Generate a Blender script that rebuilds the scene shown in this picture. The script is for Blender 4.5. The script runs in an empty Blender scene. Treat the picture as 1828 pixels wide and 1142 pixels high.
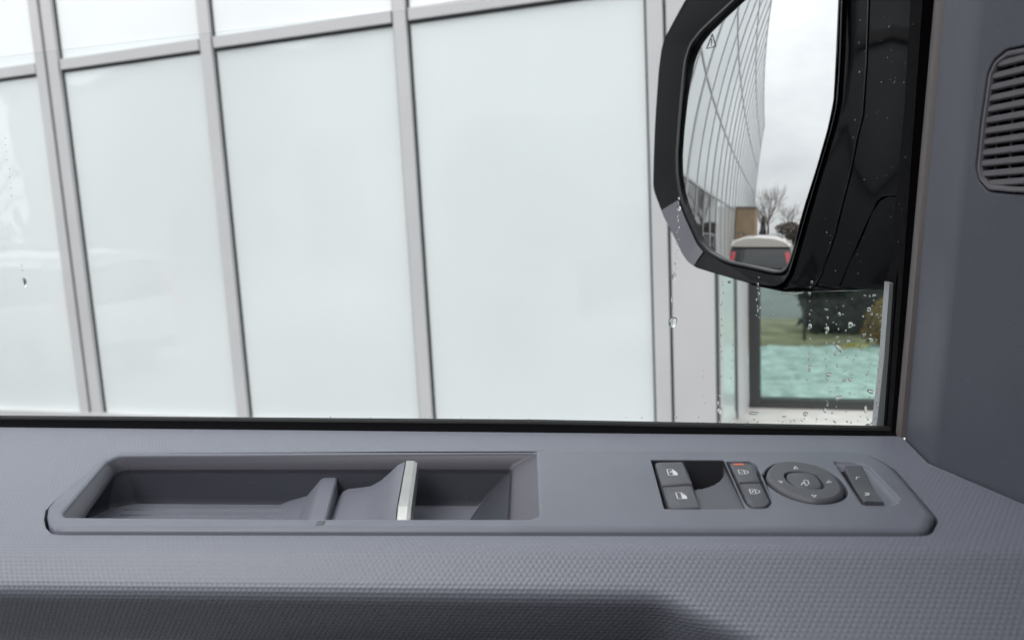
import bpy, bmesh, math, random
import numpy as np
from mathutils import Vector, Matrix
from mathutils.geometry import tessellate_polygon
random.seed(7)
rng = np.random.default_rng(7)
SC = bpy.context.scene
COL = SC.collection
V3 = lambda *a: np.array(a, float)

# ------------------------------------------------------------------ camera
FPX, CX, CY = 1330.0, 914.0, 571.0
_psi, _p, _r = math.radians(12.2), math.radians(7.5), math.radians(2.9)
FW = V3(-math.sin(_psi)*math.cos(_p), math.cos(_psi)*math.cos(_p), -math.sin(_p))
_R0 = V3(math.cos(_psi), math.sin(_psi), 0); _U0 = np.cross(_R0, FW)
RT = math.cos(_r)*_R0 - math.sin(_r)*_U0
UP = math.cos(_r)*_U0 + math.sin(_r)*_R0
cam_d = bpy.data.cameras.new('camera'); cam = bpy.data.objects.new('camera', cam_d); COL.objects.link(cam)
cam.matrix_world = Matrix(((RT[0], UP[0], -FW[0], 0), (RT[1], UP[1], -FW[1], 0), (RT[2], UP[2], -FW[2], 0), (0, 0, 0, 1)))
cam_d.sensor_fit = 'HORIZONTAL'; cam_d.sensor_width = 36; cam_d.lens = 36*FPX/1828
cam_d.clip_start = .01; cam_d.clip_end = 2000
cam_d.dof.use_dof = True; cam_d.dof.focus_distance = .50; cam_d.dof.aperture_fstop = 10.0
SC.camera = cam

# ------------------------------------------------------------------ sky, sun, exposure
SUN_EL, SUN_AZ = math.radians(52), math.radians(215)
W = bpy.data.worlds.new('World'); SC.world = W; W.use_nodes = True
nt = W.node_tree; nt.nodes.clear()
def wn(t, **k):
    n = nt.nodes.new(t)
    for a, b in k.items(): setattr(n, a, b)
    return n
sky = wn('ShaderNodeTexSky', sky_type='NISHITA', sun_disc=False, sun_elevation=SUN_EL, sun_rotation=SUN_AZ)
tc = wn('ShaderNodeTexCoord')
mp = wn('ShaderNodeMapping'); mp.inputs['Scale'].default_value = (1.3, 1.3, 4.0)
nz = wn('ShaderNodeTexNoise'); nz.inputs['Scale'].default_value = 2.6; nz.inputs['Detail'].default_value = 6; nz.inputs['Roughness'].default_value = .52
rp = wn('ShaderNodeValToRGB'); e = rp.color_ramp.elements
e[0].position = .30; e[0].color = (.80, .805, .83, 1); e[1].position = .68; e[1].color = (1, 1, 1, 1)
cl = wn('ShaderNodeVectorMath', operation='SCALE'); cl.inputs['Scale'].default_value = 22.5
mx = wn('ShaderNodeMix', data_type='RGBA'); mx.inputs['Factor'].default_value = .93
bg = wn('ShaderNodeBackground'); bg.inputs['Strength'].default_value = .1
wo = wn('ShaderNodeOutputWorld')
L = nt.links.new
L(tc.outputs['Generated'], mp.inputs['Vector']); sx = wn('ShaderNodeSeparateXYZ'); mz = wn('ShaderNodeMath', operation='MULTIPLY_ADD'); mz.use_clamp = False; mc = wn('ShaderNodeMath', operation='MAXIMUM')
mc.inputs[1].default_value = 0.0; mz.inputs[1].default_value = .55; mz.inputs[2].default_value = .45       # overcast sky: brighter towards the zenith
L(tc.outputs['Generated'], sx.inputs[0]); L(sx.outputs['Z'], mc.inputs[0]); L(mc.outputs[0], mz.inputs[0])
cg = wn('ShaderNodeVectorMath', operation='SCALE')
L(mp.outputs['Vector'], nz.inputs['Vector']); L(nz.outputs['Fac'], rp.inputs['Fac'])
L(rp.outputs['Color'], cg.inputs[0]); L(mz.outputs[0], cg.inputs['Scale']); L(cg.outputs['Vector'], cl.inputs[0]); L(sky.outputs['Color'], mx.inputs['A']); L(cl.outputs['Vector'], mx.inputs['B'])
L(mx.outputs['Result'], bg.inputs['Color']); L(bg.outputs['Background'], wo.inputs['Surface'])
sd = bpy.data.lights.new('sun', 'SUN'); sd.energy = .6; sd.angle = math.radians(25); sd.color = (1, .97, .93)
so = bpy.data.objects.new('sun', sd); COL.objects.link(so)
_sdir = Vector((math.sin(SUN_AZ)*math.cos(SUN_EL), math.cos(SUN_AZ)*math.cos(SUN_EL), math.sin(SUN_EL)))
so.rotation_euler = _sdir.to_track_quat('Z', 'Y').to_euler()
SC.view_settings.view_transform = 'Standard'; SC.view_settings.look = 'None'
SC.view_settings.exposure = 0.45; SC.view_settings.gamma = 1.0
SC.render.film_transparent = False
SC.cycles.max_bounces = 10; SC.cycles.transparent_max_bounces = 16; SC.cycles.transmission_bounces = 6
SC.cycles.use_denoising = True

# ------------------------------------------------------------------ helpers: measuring and building
def ray(x, y): return FW + (x-CX)/FPX*RT - (y-CY)/FPX*UP          # a sight line measured on the photograph
def onz(x, y, z): d = ray(x, y); return d*z/d[2]                   # where it meets a level plane
def onp(x, y, n, c): d = ray(x, y); return d*c/np.dot(n, d)        # where it meets the plane n.P = c
def unit(v): v = np.asarray(v, float); return v/np.linalg.norm(v)

def newobj(name, verts, faces, mat=None, parent=None, smooth=None, uvs=None):
    off = world_loc(parent) if parent is not None else V3(0, 0, 0)
    me = bpy.data.meshes.new(name)
    me.from_pydata([tuple(np.asarray(v, float)-off) for v in verts], [], [tuple(int(i) for i in f) for f in faces])
    if mat is not None:
        for m in (mat if isinstance(mat, (list, tuple)) else [mat]): me.materials.append(m)
    if uvs is not None:
        ul = me.uv_layers.new(name='uv')
        for lp in me.loops: ul.data[lp.index].uv = uvs[lp.vertex_index]
    if smooth is not None:
        for p in me.polygons: p.use_smooth = True
        me.set_sharp_from_angle(angle=math.radians(smooth))
    me.update()
    o = bpy.data.objects.new(name, me); COL.objects.link(o)
    if parent is not None: o.parent = parent
    return o
def world_loc(o):
    p = V3(0, 0, 0)
    while o is not None:
        p = p + np.array(o.location); o = o.parent
    return p
def empty(name, loc=(0, 0, 0)):
    o = bpy.data.objects.new(name, None); o.empty_display_size = .05; COL.objects.link(o); o.location = tuple(loc); return o
def tag(o, label=None, cat=None, group=None, kind=None):
    for k, v in (('label', label), ('category', cat), ('group', group), ('kind', kind)):
        if v: o[k] = v
    return o
def copy_tree(o, parent=None):
    c = o.copy(); COL.objects.link(c)
    if parent is not None: c.parent = parent
    for ch in [x for x in CHILDREN(o)]: copy_tree(ch, c)
    return c
def CHILDREN(o): return [x for x in SC.objects if x.parent == o]

class MB:
    def __init__(s): s.v = []; s.f = []; s.mi = []
    def add(s, v, f):
        b = len(s.v); s.v += [np.asarray(p, float) for p in v]; s.f += [tuple(i+b for i in q) for q in f]; return b
    def loft(s, rings, closed=True, cap0=False, cap1=False):
        n = len(rings[0]); b = len(s.v)
        for r in rings: s.v += [np.asarray(p, float) for p in r]
        for k in range(len(rings)-1):
            for i in range(n if closed else n-1):
                j = (i+1) % n
                s.f.append((b+k*n+i, b+k*n+j, b+(k+1)*n+j, b+(k+1)*n+i))
        if cap0: s.poly(rings[0], b)
        if cap1: s.poly(rings[-1], b+(len(rings)-1)*n)
    def poly(s, pts, base=None, holes=()):
        if base is None:
            base = len(s.v)
            for l in [pts]+list(holes): s.v += [np.asarray(p, float) for p in l]
        for t in tessellate_polygon([[Vector(p) for p in l] for l in [pts]+list(holes)]):
            s.f.append(tuple(base+i for i in t))
    def box(s, c0, c1):
        (x0, y0, z0), (x1, y1, z1) = c0, c1
        s.add([(x0,y0,z0),(x1,y0,z0),(x1,y1,z0),(x0,y1,z0),(x0,y0,z1),(x1,y0,z1),(x1,y1,z1),(x0,y1,z1)],
              [(0,3,2,1),(4,5,6,7),(0,1,5,4),(1,2,6,5),(2,3,7,6),(3,0,4,7)])
    def tube(s, path, rad, n=8, caps=True):
        path = [np.asarray(p, float) for p in path]
        rad = rad if isinstance(rad, (list, tuple)) else [rad]*len(path)
        rings = []
        for i, p in enumerate(path):
            t = unit(path[min(i+1, len(path)-1)]-path[max(i-1, 0)])
            a = unit(np.cross(t, V3(0, 0, 1) if abs(t[2]) < .9 else V3(1, 0, 0))); b = np.cross(t, a)
            rings.append([p+rad[i]*(math.cos(q)*a+math.sin(q)*b) for q in np.linspace(0, 2*math.pi, n, endpoint=False)])
        s.loft(rings, True, caps, caps)
    def build(s, name, mat, parent=None, smooth=None, uvs=None):
        o = newobj(name, s.v, s.f, mat, parent, smooth, uvs)
        bm = bmesh.new(); bm.from_mesh(o.data); bmesh.ops.recalc_face_normals(bm, faces=bm.faces); bm.to_mesh(o.data); bm.free()
        if smooth is not None: o.data.set_sharp_from_angle(angle=math.radians(smooth))
        return o

def ccw(p):
    a = sum(p[i][0]*p[(i+1) % len(p)][1]-p[(i+1) % len(p)][0]*p[i][1] for i in range(len(p)))
    return p if a > 0 else p[::-1]
def fillet(pts, r, seg=5):
    pts = [np.asarray(p, float)[:2] for p in pts]; n = len(pts); out = []
    rr = r if isinstance(r, (list, tuple)) else [r]*n
    for i in range(n):
        p = pts[i]; a = pts[i-1]-p; b = pts[(i+1) % n]-p
        la, lb = np.linalg.norm(a), np.linalg.norm(b); a = a/la; b = b/lb
        c = np.clip(a@b, -1, 1); half = math.acos(c)/2
        if half > math.radians(86) or rr[i] <= 0: out.append(p); continue
        d = min(rr[i]/math.tan(half), .45*la, .45*lb)
        for k in range(seg+1):
            t = k/seg; q0 = p+a*d; q1 = p+b*d
            out.append((1-t)**2*q0+2*t*(1-t)*p+t*t*q1)
    return out
def inset(pts, d):                                                  # counter-clockwise loop, d > 0 shrinks
    n = len(pts); out = []
    for i in range(n):
        p = pts[i]; a = p-pts[i-1]; b = pts[(i+1) % n]-p
        na = np.array([-a[1], a[0]])/(np.linalg.norm(a)+1e-12); nb = np.array([-b[1], b[0]])/(np.linalg.norm(b)+1e-12)
        m = na+nb; l = np.linalg.norm(m); m = m/l if l > 1e-9 else na
        out.append(p+m*d/max(.35, m@na))
    return out
def at(pts, z): return [V3(p[0], p[1], z) for p in pts]
def pxz(pts, z): return [onz(x, y, z)[:2] for x, y in pts]

# ------------------------------------------------------------------ materials
def mat(name, col, rough=.5, metal=0.0, coat=0.0, coat_ior=1.5, spec=.5, noise=0.0, nscale=30, bump=0.0, bscale=200, coat_rough=.03, ior=None):
    m = bpy.data.materials.new(name); m.use_nodes = True
    t = m.node_tree; b = t.nodes['Principled BSDF']
    b.inputs['Base Color'].default_value = (*col, 1); b.inputs['Roughness'].default_value = rough
    b.inputs['Metallic'].default_value = metal; b.inputs['Coat Weight'].default_value = coat; b.inputs['Coat Roughness'].default_value = coat_rough
    b.inputs['Coat IOR'].default_value = coat_ior
    b.inputs['Specular IOR Level'].default_value = spec
    if noise or bump:
        g = t.nodes.new('ShaderNodeTexCoord')
    if noise:
        n = t.nodes.new('ShaderNodeTexNoise'); n.inputs['Scale'].default_value = nscale; n.inputs['Detail'].default_value = 5
        t.links.new(g.outputs['Object'], n.inputs['Vector'])
        r = t.nodes.new('ShaderNodeValToRGB'); r.color_ramp.elements[0].position = .3; r.color_ramp.elements[1].position = .7
        r.color_ramp.elements[0].color = (*[c*(1-noise) for c in col], 1); r.color_ramp.elements[1].color = (*[min(1, c*(1+noise)) for c in col], 1)
        t.links.new(n.outputs['Fac'], r.inputs['Fac']); t.links.new(r.outputs['Color'], b.inputs['Base Color'])
    if bump:
        n = t.nodes.new('ShaderNodeTexNoise'); n.inputs['Scale'].default_value = bscale; n.inputs['Detail'].default_value = 3
        t.links.new(g.outputs['Object'], n.inputs['Vector'])
        u = t.nodes.new('ShaderNodeBump'); u.inputs['Strength'].default_value = bump; u.inputs['Distance'].default_value = .001
        t.links.new(n.outputs['Fac'], u.inputs['Height']); t.links.new(u.outputs['Normal'], b.inputs['Normal'])
    return m
def glass_mat(name, tint, f0=.04, gain=.96):
    """thin pane: see-through with a tint, mirror reflection rising towards grazing angles"""
    m = bpy.data.materials.new(name); m.use_nodes = True; t = m.node_tree; t.nodes.clear(); l = t.links.new
    o = t.nodes.new('ShaderNodeOutputMaterial'); x = t.nodes.new('ShaderNodeMixShader')
    a = t.nodes.new('ShaderNodeBsdfTransparent'); a.inputs['Color'].default_value = (*tint, 1)
    g = t.nodes.new('ShaderNodeBsdfGlossy'); g.inputs['Roughness'].default_value = 0.0
    w = t.nodes.new('ShaderNodeLayerWeight'); w.inputs['Blend'].default_value = .5
    p = t.nodes.new('ShaderNodeMath'); p.operation = 'POWER'; p.inputs[1].default_value = 5
    k = t.nodes.new('ShaderNodeMath'); k.operation = 'MULTIPLY_ADD'; k.inputs[1].default_value = gain; k.inputs[2].default_value = f0
    l(w.outputs['Facing'], p.inputs[0]); l(p.outputs[0], k.inputs[0]); l(k.outputs[0], x.inputs['Fac'])
    l(a.outputs[0], x.inputs[1]); l(g.outputs[0], x.inputs[2]); l(x.outputs[0], o.inputs['Surface'])
    return m
def grain_mat(name, col, rough):
    """moulded plastic with an embossed staggered rice-grain pattern, measured in metres on the uv map"""
    m = mat(name, col, rough); t = m.node_tree; b = t.nodes['Principled BSDF']; l = t.links.new
    uv = t.nodes.new('ShaderNodeUVMap'); uv.uv_map = 'uv'; s = t.nodes.new('ShaderNodeSeparateXYZ'); l(uv.outputs['UV'], s.inputs[0])
    def M(op, a, bb=None):
        n = t.nodes.new('ShaderNodeMath'); n.operation = op
        for i, q in enumerate((a, bb)):
            if q is None: continue
            if isinstance(q, (int, float)): n.inputs[i].default_value = q
            else: l(q, n.inputs[i])
        return n.outputs[0]
    row = M('DIVIDE', s.outputs['Y'], .0021)
    u = M('COSINE', M('MULTIPLY', M('ADD', M('DIVIDE', s.outputs['X'], .0027), M('MULTIPLY', M('FLOOR', row), .5)), 2*math.pi))
    v = M('COSINE', M('MULTIPLY', M('ADD', row, .5), 2*math.pi))
    u = M('POWER', M('ADD', M('MULTIPLY', u, .5), .5), .55); v = M('POWER', M('ADD', M('MULTIPLY', v, .5), .5), .55)
    h = M('MULTIPLY', u, v)
    n1 = t.nodes.new('ShaderNodeTexNoise'); n1.inputs['Scale'].default_value = 1500; g = t.nodes.new('ShaderNodeTexCoord'); l(g.outputs['Object'], n1.inputs['Vector'])
    h2 = M('ADD', h, M('MULTIPLY', n1.outputs['Fac'], .3))
    bp = t.nodes.new('ShaderNodeBump'); bp.inputs['Strength'].default_value = 1.0; bp.inputs['Distance'].default_value = GRAIN
    l(h2, bp.inputs['Height']); l(bp.outputs['Normal'], b.inputs['Normal'])
    n2 = t.nodes.new('ShaderNodeTexNoise'); n2.inputs['Scale'].default_value = 9; n2.inputs['Detail'].default_value = 4; l(g.outputs['Object'], n2.inputs['Vector'])
    r = t.nodes.new('ShaderNodeValToRGB'); r.color_ramp.elements[0].color = (*[c*.93 for c in col], 1); r.color_ramp.elements[1].color = (*[c*1.07 for c in col], 1)
    l(n2.outputs['Fac'], r.inputs['Fac']); l(r.outputs['Color'], b.inputs['Base Color']); dust(m)
    return m
def dust(m, dens=330, amt=.38):
    """a few settled dust specks: small pale dots scattered over the plastic"""
    t = m.node_tree; b = t.nodes['Principled BSDF']; l = t.links.new
    g = t.nodes.new('ShaderNodeTexCoord'); v = t.nodes.new('ShaderNodeTexVoronoi'); v.inputs['Scale'].default_value = dens; l(g.outputs['Object'], v.inputs['Vector'])
    s = t.nodes.new('ShaderNodeSeparateColor'); l(v.outputs['Color'], s.inputs[0])
    a = t.nodes.new('ShaderNodeMath'); a.operation = 'GREATER_THAN'; a.inputs[1].default_value = .955; l(s.outputs[0], a.inputs[0])
    c = t.nodes.new('ShaderNodeMath'); c.operation = 'LESS_THAN'; c.inputs[1].default_value = .11; l(v.outputs['Distance'], c.inputs[0])
    k = t.nodes.new('ShaderNodeMath'); k.operation = 'MULTIPLY'; l(a.outputs[0], k.inputs[0]); l(c.outputs[0], k.inputs[1])
    k2 = t.nodes.new('ShaderNodeMath'); k2.operation = 'MULTIPLY'; k2.inputs[1].default_value = amt; l(k.outputs[0], k2.inputs[0])
    x = t.nodes.new('ShaderNodeMix'); x.data_type = 'RGBA'; l(k2.outputs[0], x.inputs['Factor'])
    src = b.inputs['Base Color'].links[0].from_socket if b.inputs['Base Color'].links else None
    if src: l(src, x.inputs['A'])
    else: x.inputs['A'].default_value = tuple(b.inputs['Base Color'].default_value)
    x.inputs['B'].default_value = (.42, .41, .40, 1); l(x.outputs['Result'], b.inputs['Base Color'])
GRAIN = .00019
PLASTIC = (.185, .197, .240)
M_grain = grain_mat('grained_plastic', PLASTIC, .46); M_grain.node_tree.nodes['Principled BSDF'].inputs['Specular IOR Level'].default_value = .75
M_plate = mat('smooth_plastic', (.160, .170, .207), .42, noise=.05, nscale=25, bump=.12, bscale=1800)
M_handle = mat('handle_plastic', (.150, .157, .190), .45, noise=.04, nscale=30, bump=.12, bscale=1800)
M_pocket_shade = mat('shaded_pocket_plastic', (.055, .058, .074), .5, bump=.12, bscale=1800)  # pocket walls: plastic darkened, shade put into the colour
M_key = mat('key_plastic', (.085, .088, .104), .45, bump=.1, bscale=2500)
M_panel = mat('panel_plastic', (.074, .080, .102), .5, noise=.05, nscale=20, bump=.25, bscale=1500)
M_pillar = mat('pillar_plastic', (.12, .105, .105), .5, bump=.1, bscale=1500)
M_grille = mat('grille_plastic', (.135, .128, .140), .5)
M_dark = mat('dark_cavity', (.012, .012, .014), .8, spec=.2)
for _m in (M_plate, M_pocket_shade, M_key, M_panel): dust(_m)
M_rubber = mat('black_rubber', (.014, .015, .015), .6, spec=.25, bump=.35, bscale=900)
M_flock = mat('black_flock', (.003, .003, .004), .95, spec=.1)
M_white = mat('white_print', (.80, .80, .82), .6)
M_orange = mat('orange_print', (.72, .17, .07), .5)
M_chrome = mat('satin_chrome', (.56, .555, .54), .34, metal=1.0, noise=.04, nscale=90)
M_gloss = mat('black_gloss', (.0015, .0015, .002), .05, spec=.02)
M_rimg = mat('rim_gloss', (.003, .003, .004), .05, spec=.12)
M_bezel = mat('black_bezel', (.02, .02, .021), .28)
M_mirror = mat('mirror_silver', (.55, .56, .565), 0.0, metal=1.0)
M_etch = mat('etched_grey', (.05, .055, .06), .5)
M_channel = mat('grey_channel', (.30, .31, .32), .4)
M_paint = mat('door_paint', (.55, .53, .56), .35, coat=1)
M_glass = glass_mat('window_glass_clear', (.958, .97, .97), .002, .40)

M_alu = mat('mullion_aluminium', (.565, .56, .565), .42, metal=0.0, noise=.04, nscale=2)
M_gasket = mat('gasket_rubber', (.055, .06, .06), .7)
M_frost = mat('frosted_glass', (.785, .832, .836), .55, coat=1.0, coat_ior=1.8, coat_rough=.01, noise=.05, nscale=.55)
_t = M_frost.node_tree; _b = _t.nodes['Principled BSDF']; _oi = _t.nodes.new('ShaderNodeObjectInfo'); _mr = _t.nodes.new('ShaderNodeMapRange')
_mr.inputs['To Min'].default_value = .955; _mr.inputs['To Max'].default_value = 1.03; _t.links.new(_oi.outputs['Random'], _mr.inputs['Value'])
_vm = _t.nodes.new('ShaderNodeVectorMath'); _vm.operation = 'SCALE'; _t.links.new(_b.inputs['Base Color'].links[0].from_socket, _vm.inputs[0]); _t.links.new(_mr.outputs[0], _vm.inputs['Scale']); _t.links.new(_vm.outputs[0], _b.inputs['Base Color'])
_nz = _t.nodes.new('ShaderNodeTexNoise'); _nz.inputs['Scale'].default_value = 1.1; _tc = _t.nodes.new('ShaderNodeTexCoord'); _t.links.new(_tc.outputs['Object'], _nz.inputs['Vector'])
_bp = _t.nodes.new('ShaderNodeBump'); _bp.inputs['Distance'].default_value = .02; _bp.inputs['Strength'].default_value = .5; _t.links.new(_nz.outputs['Fac'], _bp.inputs['Height']); _t.links.new(_bp.outputs['Normal'], _b.inputs['Coat Normal'])
M_frost2 = mat('frosted_glass_green', (.60, .70, .68), .4, coat=1.0, coat_rough=.01)
M_dglass = mat('clear_dark_glazing', (.02, .024, .024), .02, coat=1.0)
M_tint = glass_mat('tinted_window', (.74, .83, .79), .05)
M_frame = mat('dark_window_frame', (.045, .045, .045), .45)
M_ledge = mat('concrete_ledge', (.55, .52, .50), .8, noise=.15, nscale=6, bump=.3, bscale=80)
M_tan = mat('tan_cladding', (.42, .30, .19), .7, noise=.12, nscale=1.5)
M_asphalt = mat('asphalt', (.16, .16, .165), .55, noise=.2, nscale=1.3, bump=.5, bscale=120)
M_line = mat('road_paint', (.75, .75, .73), .6, noise=.1, nscale=6)
M_roof = mat('roof_membrane', (.3, .3, .3), .8)

# ================================================================== SETTING: building outside, ground
AF = math.radians(5.5)
FN = V3(math.sin(AF), math.cos(AF), 0); FT = V3(math.cos(AF), -math.sin(AF), 0)
GZ = -1.75
def fp(t, n, z): return FT*t+FN*n+V3(0, 0, z)
def ft_(x, y, n): P = onp(x, y, FN, n); return P@FT, P[2]
def fbox(t0, t1, n0, n1, z0, z1, mb=None):
    mb = mb or MB()
    mb.add([fp(*c) for c in ((t0,n0,z0),(t1,n0,z0),(t1,n1,z0),(t0,n1,z0),(t0,n0,z1),(t1,n0,z1),(t1,n1,z1),(t0,n1,z1))],
           [(0,3,2,1),(4,5,6,7),(0,1,5,4),(1,2,6,5),(2,3,7,6),(3,0,4,7)])
    return mb

gm = MB(); gm.add([(-600,-600,GZ),(600,-600,GZ),(600,600,GZ),(-600,600,GZ)], [(0,1,2,3)])
tag(gm.build('ground', M_asphalt), kind='structure')
kerb = fbox(-46, -.05, 4.30, 4.46, GZ, GZ+.12)
tag(kerb.build('kerb', M_ledge), kind='structure')
for k in range(7):
    ln = fbox(-9-2.7*k*2.0, -9-2.7*k*2.0+.10, -9.5, -4.8, GZ+.004, GZ+.0045)
    tag(ln.build('parking_line', M_line), kind='structure')

B = empty('office_building', fp(-20, 4.5, GZ))
tag(B, 'glass office building with frosted panels in a pale aluminium grid beside the vehicle', 'building')
NG = 4.50                                                            # outer face of the glass
ROWS = [-1.345, 1.315, 3.90, 6.50, 9.05, 11.3]
TB = 1.315
edges = []                                                           # mullion (t0, t1)
m4 = (-.534, -.443); m3 = (-2.110, -2.025); m2 = (-3.575, -3.487)
_mt = lambda x: ft_(x, 300, NG-.035)[0]
pA = (_mt(87), _mt(102.5)); pB = (_mt(108.5), _mt(126))
edges = [m4, m3, m2, pB]
bays = [(m3[1], m4[0]), (m2[1], m3[0]), (pB[1], m2[0])]
tt = pA[0]
k = 0
while tt > -44:
    k += 1
    nx = tt-1.455
    edges.append((nx-.085, nx)); bays.append((nx, tt)); tt = nx-.085
    if k % 3 == 0:
        edges.append((nx-.085-.030-.085, nx-.085-.030)); tt = nx-.2
edges.append(pA)
T_END = tt
for (a, b) in edges:
    z0 = ROWS[0]+.02
    fbox(a, b, NG-.035, NG+.06, z0, ROWS[-1]).build('mullion', M_alu, B)
    g = fbox(a-.016, a, NG-.006, NG+.05, z0, ROWS[-1]); fbox(b, b+.018, NG-.006, NG+.05, z0, ROWS[-1], g)
    g.build('gasket', M_gasket, B)
def clear_bay(t): return -15.6 < t < -6.7
GLW = {}
for (a, b) in bays:
    for r in range(len(ROWS)-1):
        zb = ROWS[r]+(.035 if r else .0); zt = ROWS[r+1]-.035
        # transom above this panel
        fbox(a+.018, b-.016, NG-.030, NG+.05, ROWS[r+1]-.035, ROWS[r+1]+.038).build('transom', M_alu, B)
        fbox(a+.018, b-.016, NG-.004, NG+.04, ROWS[r+1]-.056, ROWS[r+1]-.035).build('gasket', M_gasket, B)
        if r == 0 and clear_bay((a+b)/2):
            fbox(a+.018, b-.016, NG, NG+.03, zb-.02, zt-.021).build('clear_pane', M_dglass, B)
        else:
            fbox(a+.018, b-.016, NG, NG+.03, zb+(.02 if r == 0 else .003), zt-.021).build('frosted_panel', M_frost, B)
fbox(T_END, -.21, NG-.05, NG+.10, ROWS[0]-.06, ROWS[0]+.019).build('sill', M_alu, B)
fbox(T_END, -.25, NG+.0, NG+.30, GZ, ROWS[0]-.06).build('plinth', M_ledge, B)
fbox(T_END, 3.2, NG+.12, NG+.5, ROWS[0]+.02, ROWS[-1]).build('inner_wall', M_ledge, B) if False else None
# pillar, reveal and the clear corner window
PT0 = -.425; PT1 = ft_(1277, 600, NG)[0]
fbox(m4[1]+.018, PT1, NG-.03, NG+.30, ROWS[0]-.05, ROWS[-1]).build('corner_pillar', M_alu, B)
NW = 5.30
def slanted(t0, n0, t1, n1, th, z0, z1, name, m):
    d = unit((t1-t0, n1-n0)); w = np.array([-d[1], d[0]])*th
    c = [(t0, n0), (t1, n1), (t1+w[0], n1+w[1]), (t0+w[0], n0+w[1])]
    mb = MB(); mb.add([fp(a, b, z0) for a, b in c]+[fp(a, b, z1) for a, b in c], [(0,3,2,1),(4,5,6,7),(0,1,5,4),(1,2,6,5),(2,3,7,6),(3,0,4,7)])
    return mb.build(name, m, B)
def rv(x): # point of the reveal wall whose sight line is x, wall runs PT1,NG -> 1336 on NW
    tw = ft_(1337, 640, NW)[0]; d = np.array([tw-PT1, NW-NG])
    P = onp(x, 640, FN, 1.0); s = P@FT                               # t per unit n along the sight line
    q = (s*NG-PT1)/(d[0]-s*d[1]); return PT1+d[0]*q, NG+d[1]*q
WZ0 = ft_(1450, 716, NW)[1]; WZB = ft_(1450, 728, NW)[1]
ZT = 2.4
zs = WZB-.02
fbox(PT1-.001+.002, 3.4, NG+.3, NG+.5, ZT, ROWS[-1]).build('upper_wall', M_frost, B)
pts = [(1278.5,1285,M_gasket,'gasket'),(1285,1291,M_alu,'reveal_frame'),(1291,1311,M_frost2,'reveal_pane'),(1311,1317,M_gasket,'gasket'),(1317,1335,M_alu,'reveal_frame')]
for x0, x1, m, nm in pts:
    a, b = rv(x0), rv(x1)
    slanted(a[0], a[1], b[0], b[1], .06, zs+(.0 if m is not M_frost2 else .08), ZT, nm, m)
a, b = rv(1290.5), rv(1311.5)
slanted(a[0]+.004, a[1], b[0]+.004, b[1], .05, zs, zs+.079, 'reveal_frame', M_alu)
tF0 = ft_(1336, 640, NW)[0]; tF1 = ft_(1349, 640, NW)[0]; tF2 = ft_(1358, 640, NW)[0]
fbox(tF0, tF1, NW-.03, NW+.08, WZB, ZT).build('window_frame', M_frame, B)
fbox(tF1, tF2, NW-.015, NW+.06, WZ0, ZT).build('window_frame', M_gasket, B)
fbox(tF1, 3.4, NW-.03, NW+.08, WZB, WZ0-.012).build('window_frame', M_frame, B)
fbox(tF2, 3.4, NW-.012, NW+.06, WZ0-.012, WZ0+.012).build('window_frame', M_gasket, B)
fbox(tF2, 3.4, NW, NW+.02, WZ0+.012, ZT).build('window_pane', M_tint, B)
fbox(PT1-.3, 3.4, NG-.02, NW+.10, GZ, WZB-.002).build('ledge', M_ledge, B)
fbox(T_END, 3.4, NG+.06, NG+14, ROWS[-1], ROWS[-1]+.35).build('parapet', M_alu, B)
fbox(T_END, T_END+.25, NG+.061, NG+14, GZ, ROWS[-1]-.01).build('end_wall', M_frost, B)
fbox(T_END+.25, -.9, NG+.10, NG+.22, GZ, ROWS[-1]-.01).build('back_wall', M_ledge, B)
# tan annex standing out from the facade towards the far end
fbox(-27.5, -24.2, NG-1.75, NG-.06, GZ, 1.42).build('tan_annex', M_tan, B)
fbox(-27.6, -24.1, NG-1.80, NG-.055, 1.42, 1.50).build('annex_roof', M_roof, B)

# ================================================================== VEHICLE: the door we sit beside
D = empty('car', (-.4, -.5, GZ))
tag(D, 'grey car interior beside the viewer, its door with switches, window and black side mirror', 'car')
ZA = -.150; ZP = -.147
# ---- switch plate and its openings
P_out = ccw(fillet(pxz([(98,888),(186,812),(212,804),(962,802),(1538,803),(1590,826),(1641,884),(1669,917),(1655,943),(112,942.5),(97,940.5),(87,931),(83.5,917),(86,901)], ZP),
                   [.010,.02,.01,.02,.02,.03,.03,.012,.010,.010,.006,.006,.006,.008], 8))
H_poc = ccw(fillet(pxz([(112,914),(117,922),(560,925),(962,927),(957,806),(214,811),(190,822)], ZP), [.003,.002,0,.004,.003,.012,.015], 5))
H_win = ccw(fillet(pxz([(1162,820),(1292,820),(1331,908),(1186,908)], ZP), [.0008,.0015,.0015,.001], 3))
H_loc = ccw(fillet(pxz([(1295.5,823),(1340,822.5),(1351,830),(1378,896),(1369,906),(1341,907),(1331,898)], ZP), .0016, 4))
KC = onz(1437, 862, ZP)[:2]; KR = .0208
def q4(x, y): return (1140+x/3.385, 780+y/3.385)
K_px = [q4(*p) for p in [(768,240),(786,198),(826,170),(880,158),(945,158),(1030,170),(1115,195),(1185,240),(1232,295),(1243,335),(1226,366),(1180,388),(1110,398),(1035,394),(950,373),(868,338),(803,292),(772,258)]]
B_px = [q4(*p) for p in [(893,250),(906,232),(945,226),(1005,228),(1055,240),(1085,266),(1106,298),(1106,318),(1080,327),(1025,326),(972,317),(932,300),(905,274)]]
def closed_px(px, k=4):
    out = []; n = len(px); P_ = [onz(x, y, ZP)[:2] for x, y in px]
    for i in range(n):
        a, b, c, d = [P_[(i+q) % n] for q in (-1, 0, 1, 2)]
        for t in np.arange(k)/k: out.append(.5*(2*b+(c-a)*t+(2*a-5*b+4*c-d)*t*t+(3*b-a-3*c+d)*t**3))
    return ccw(out)
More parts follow.
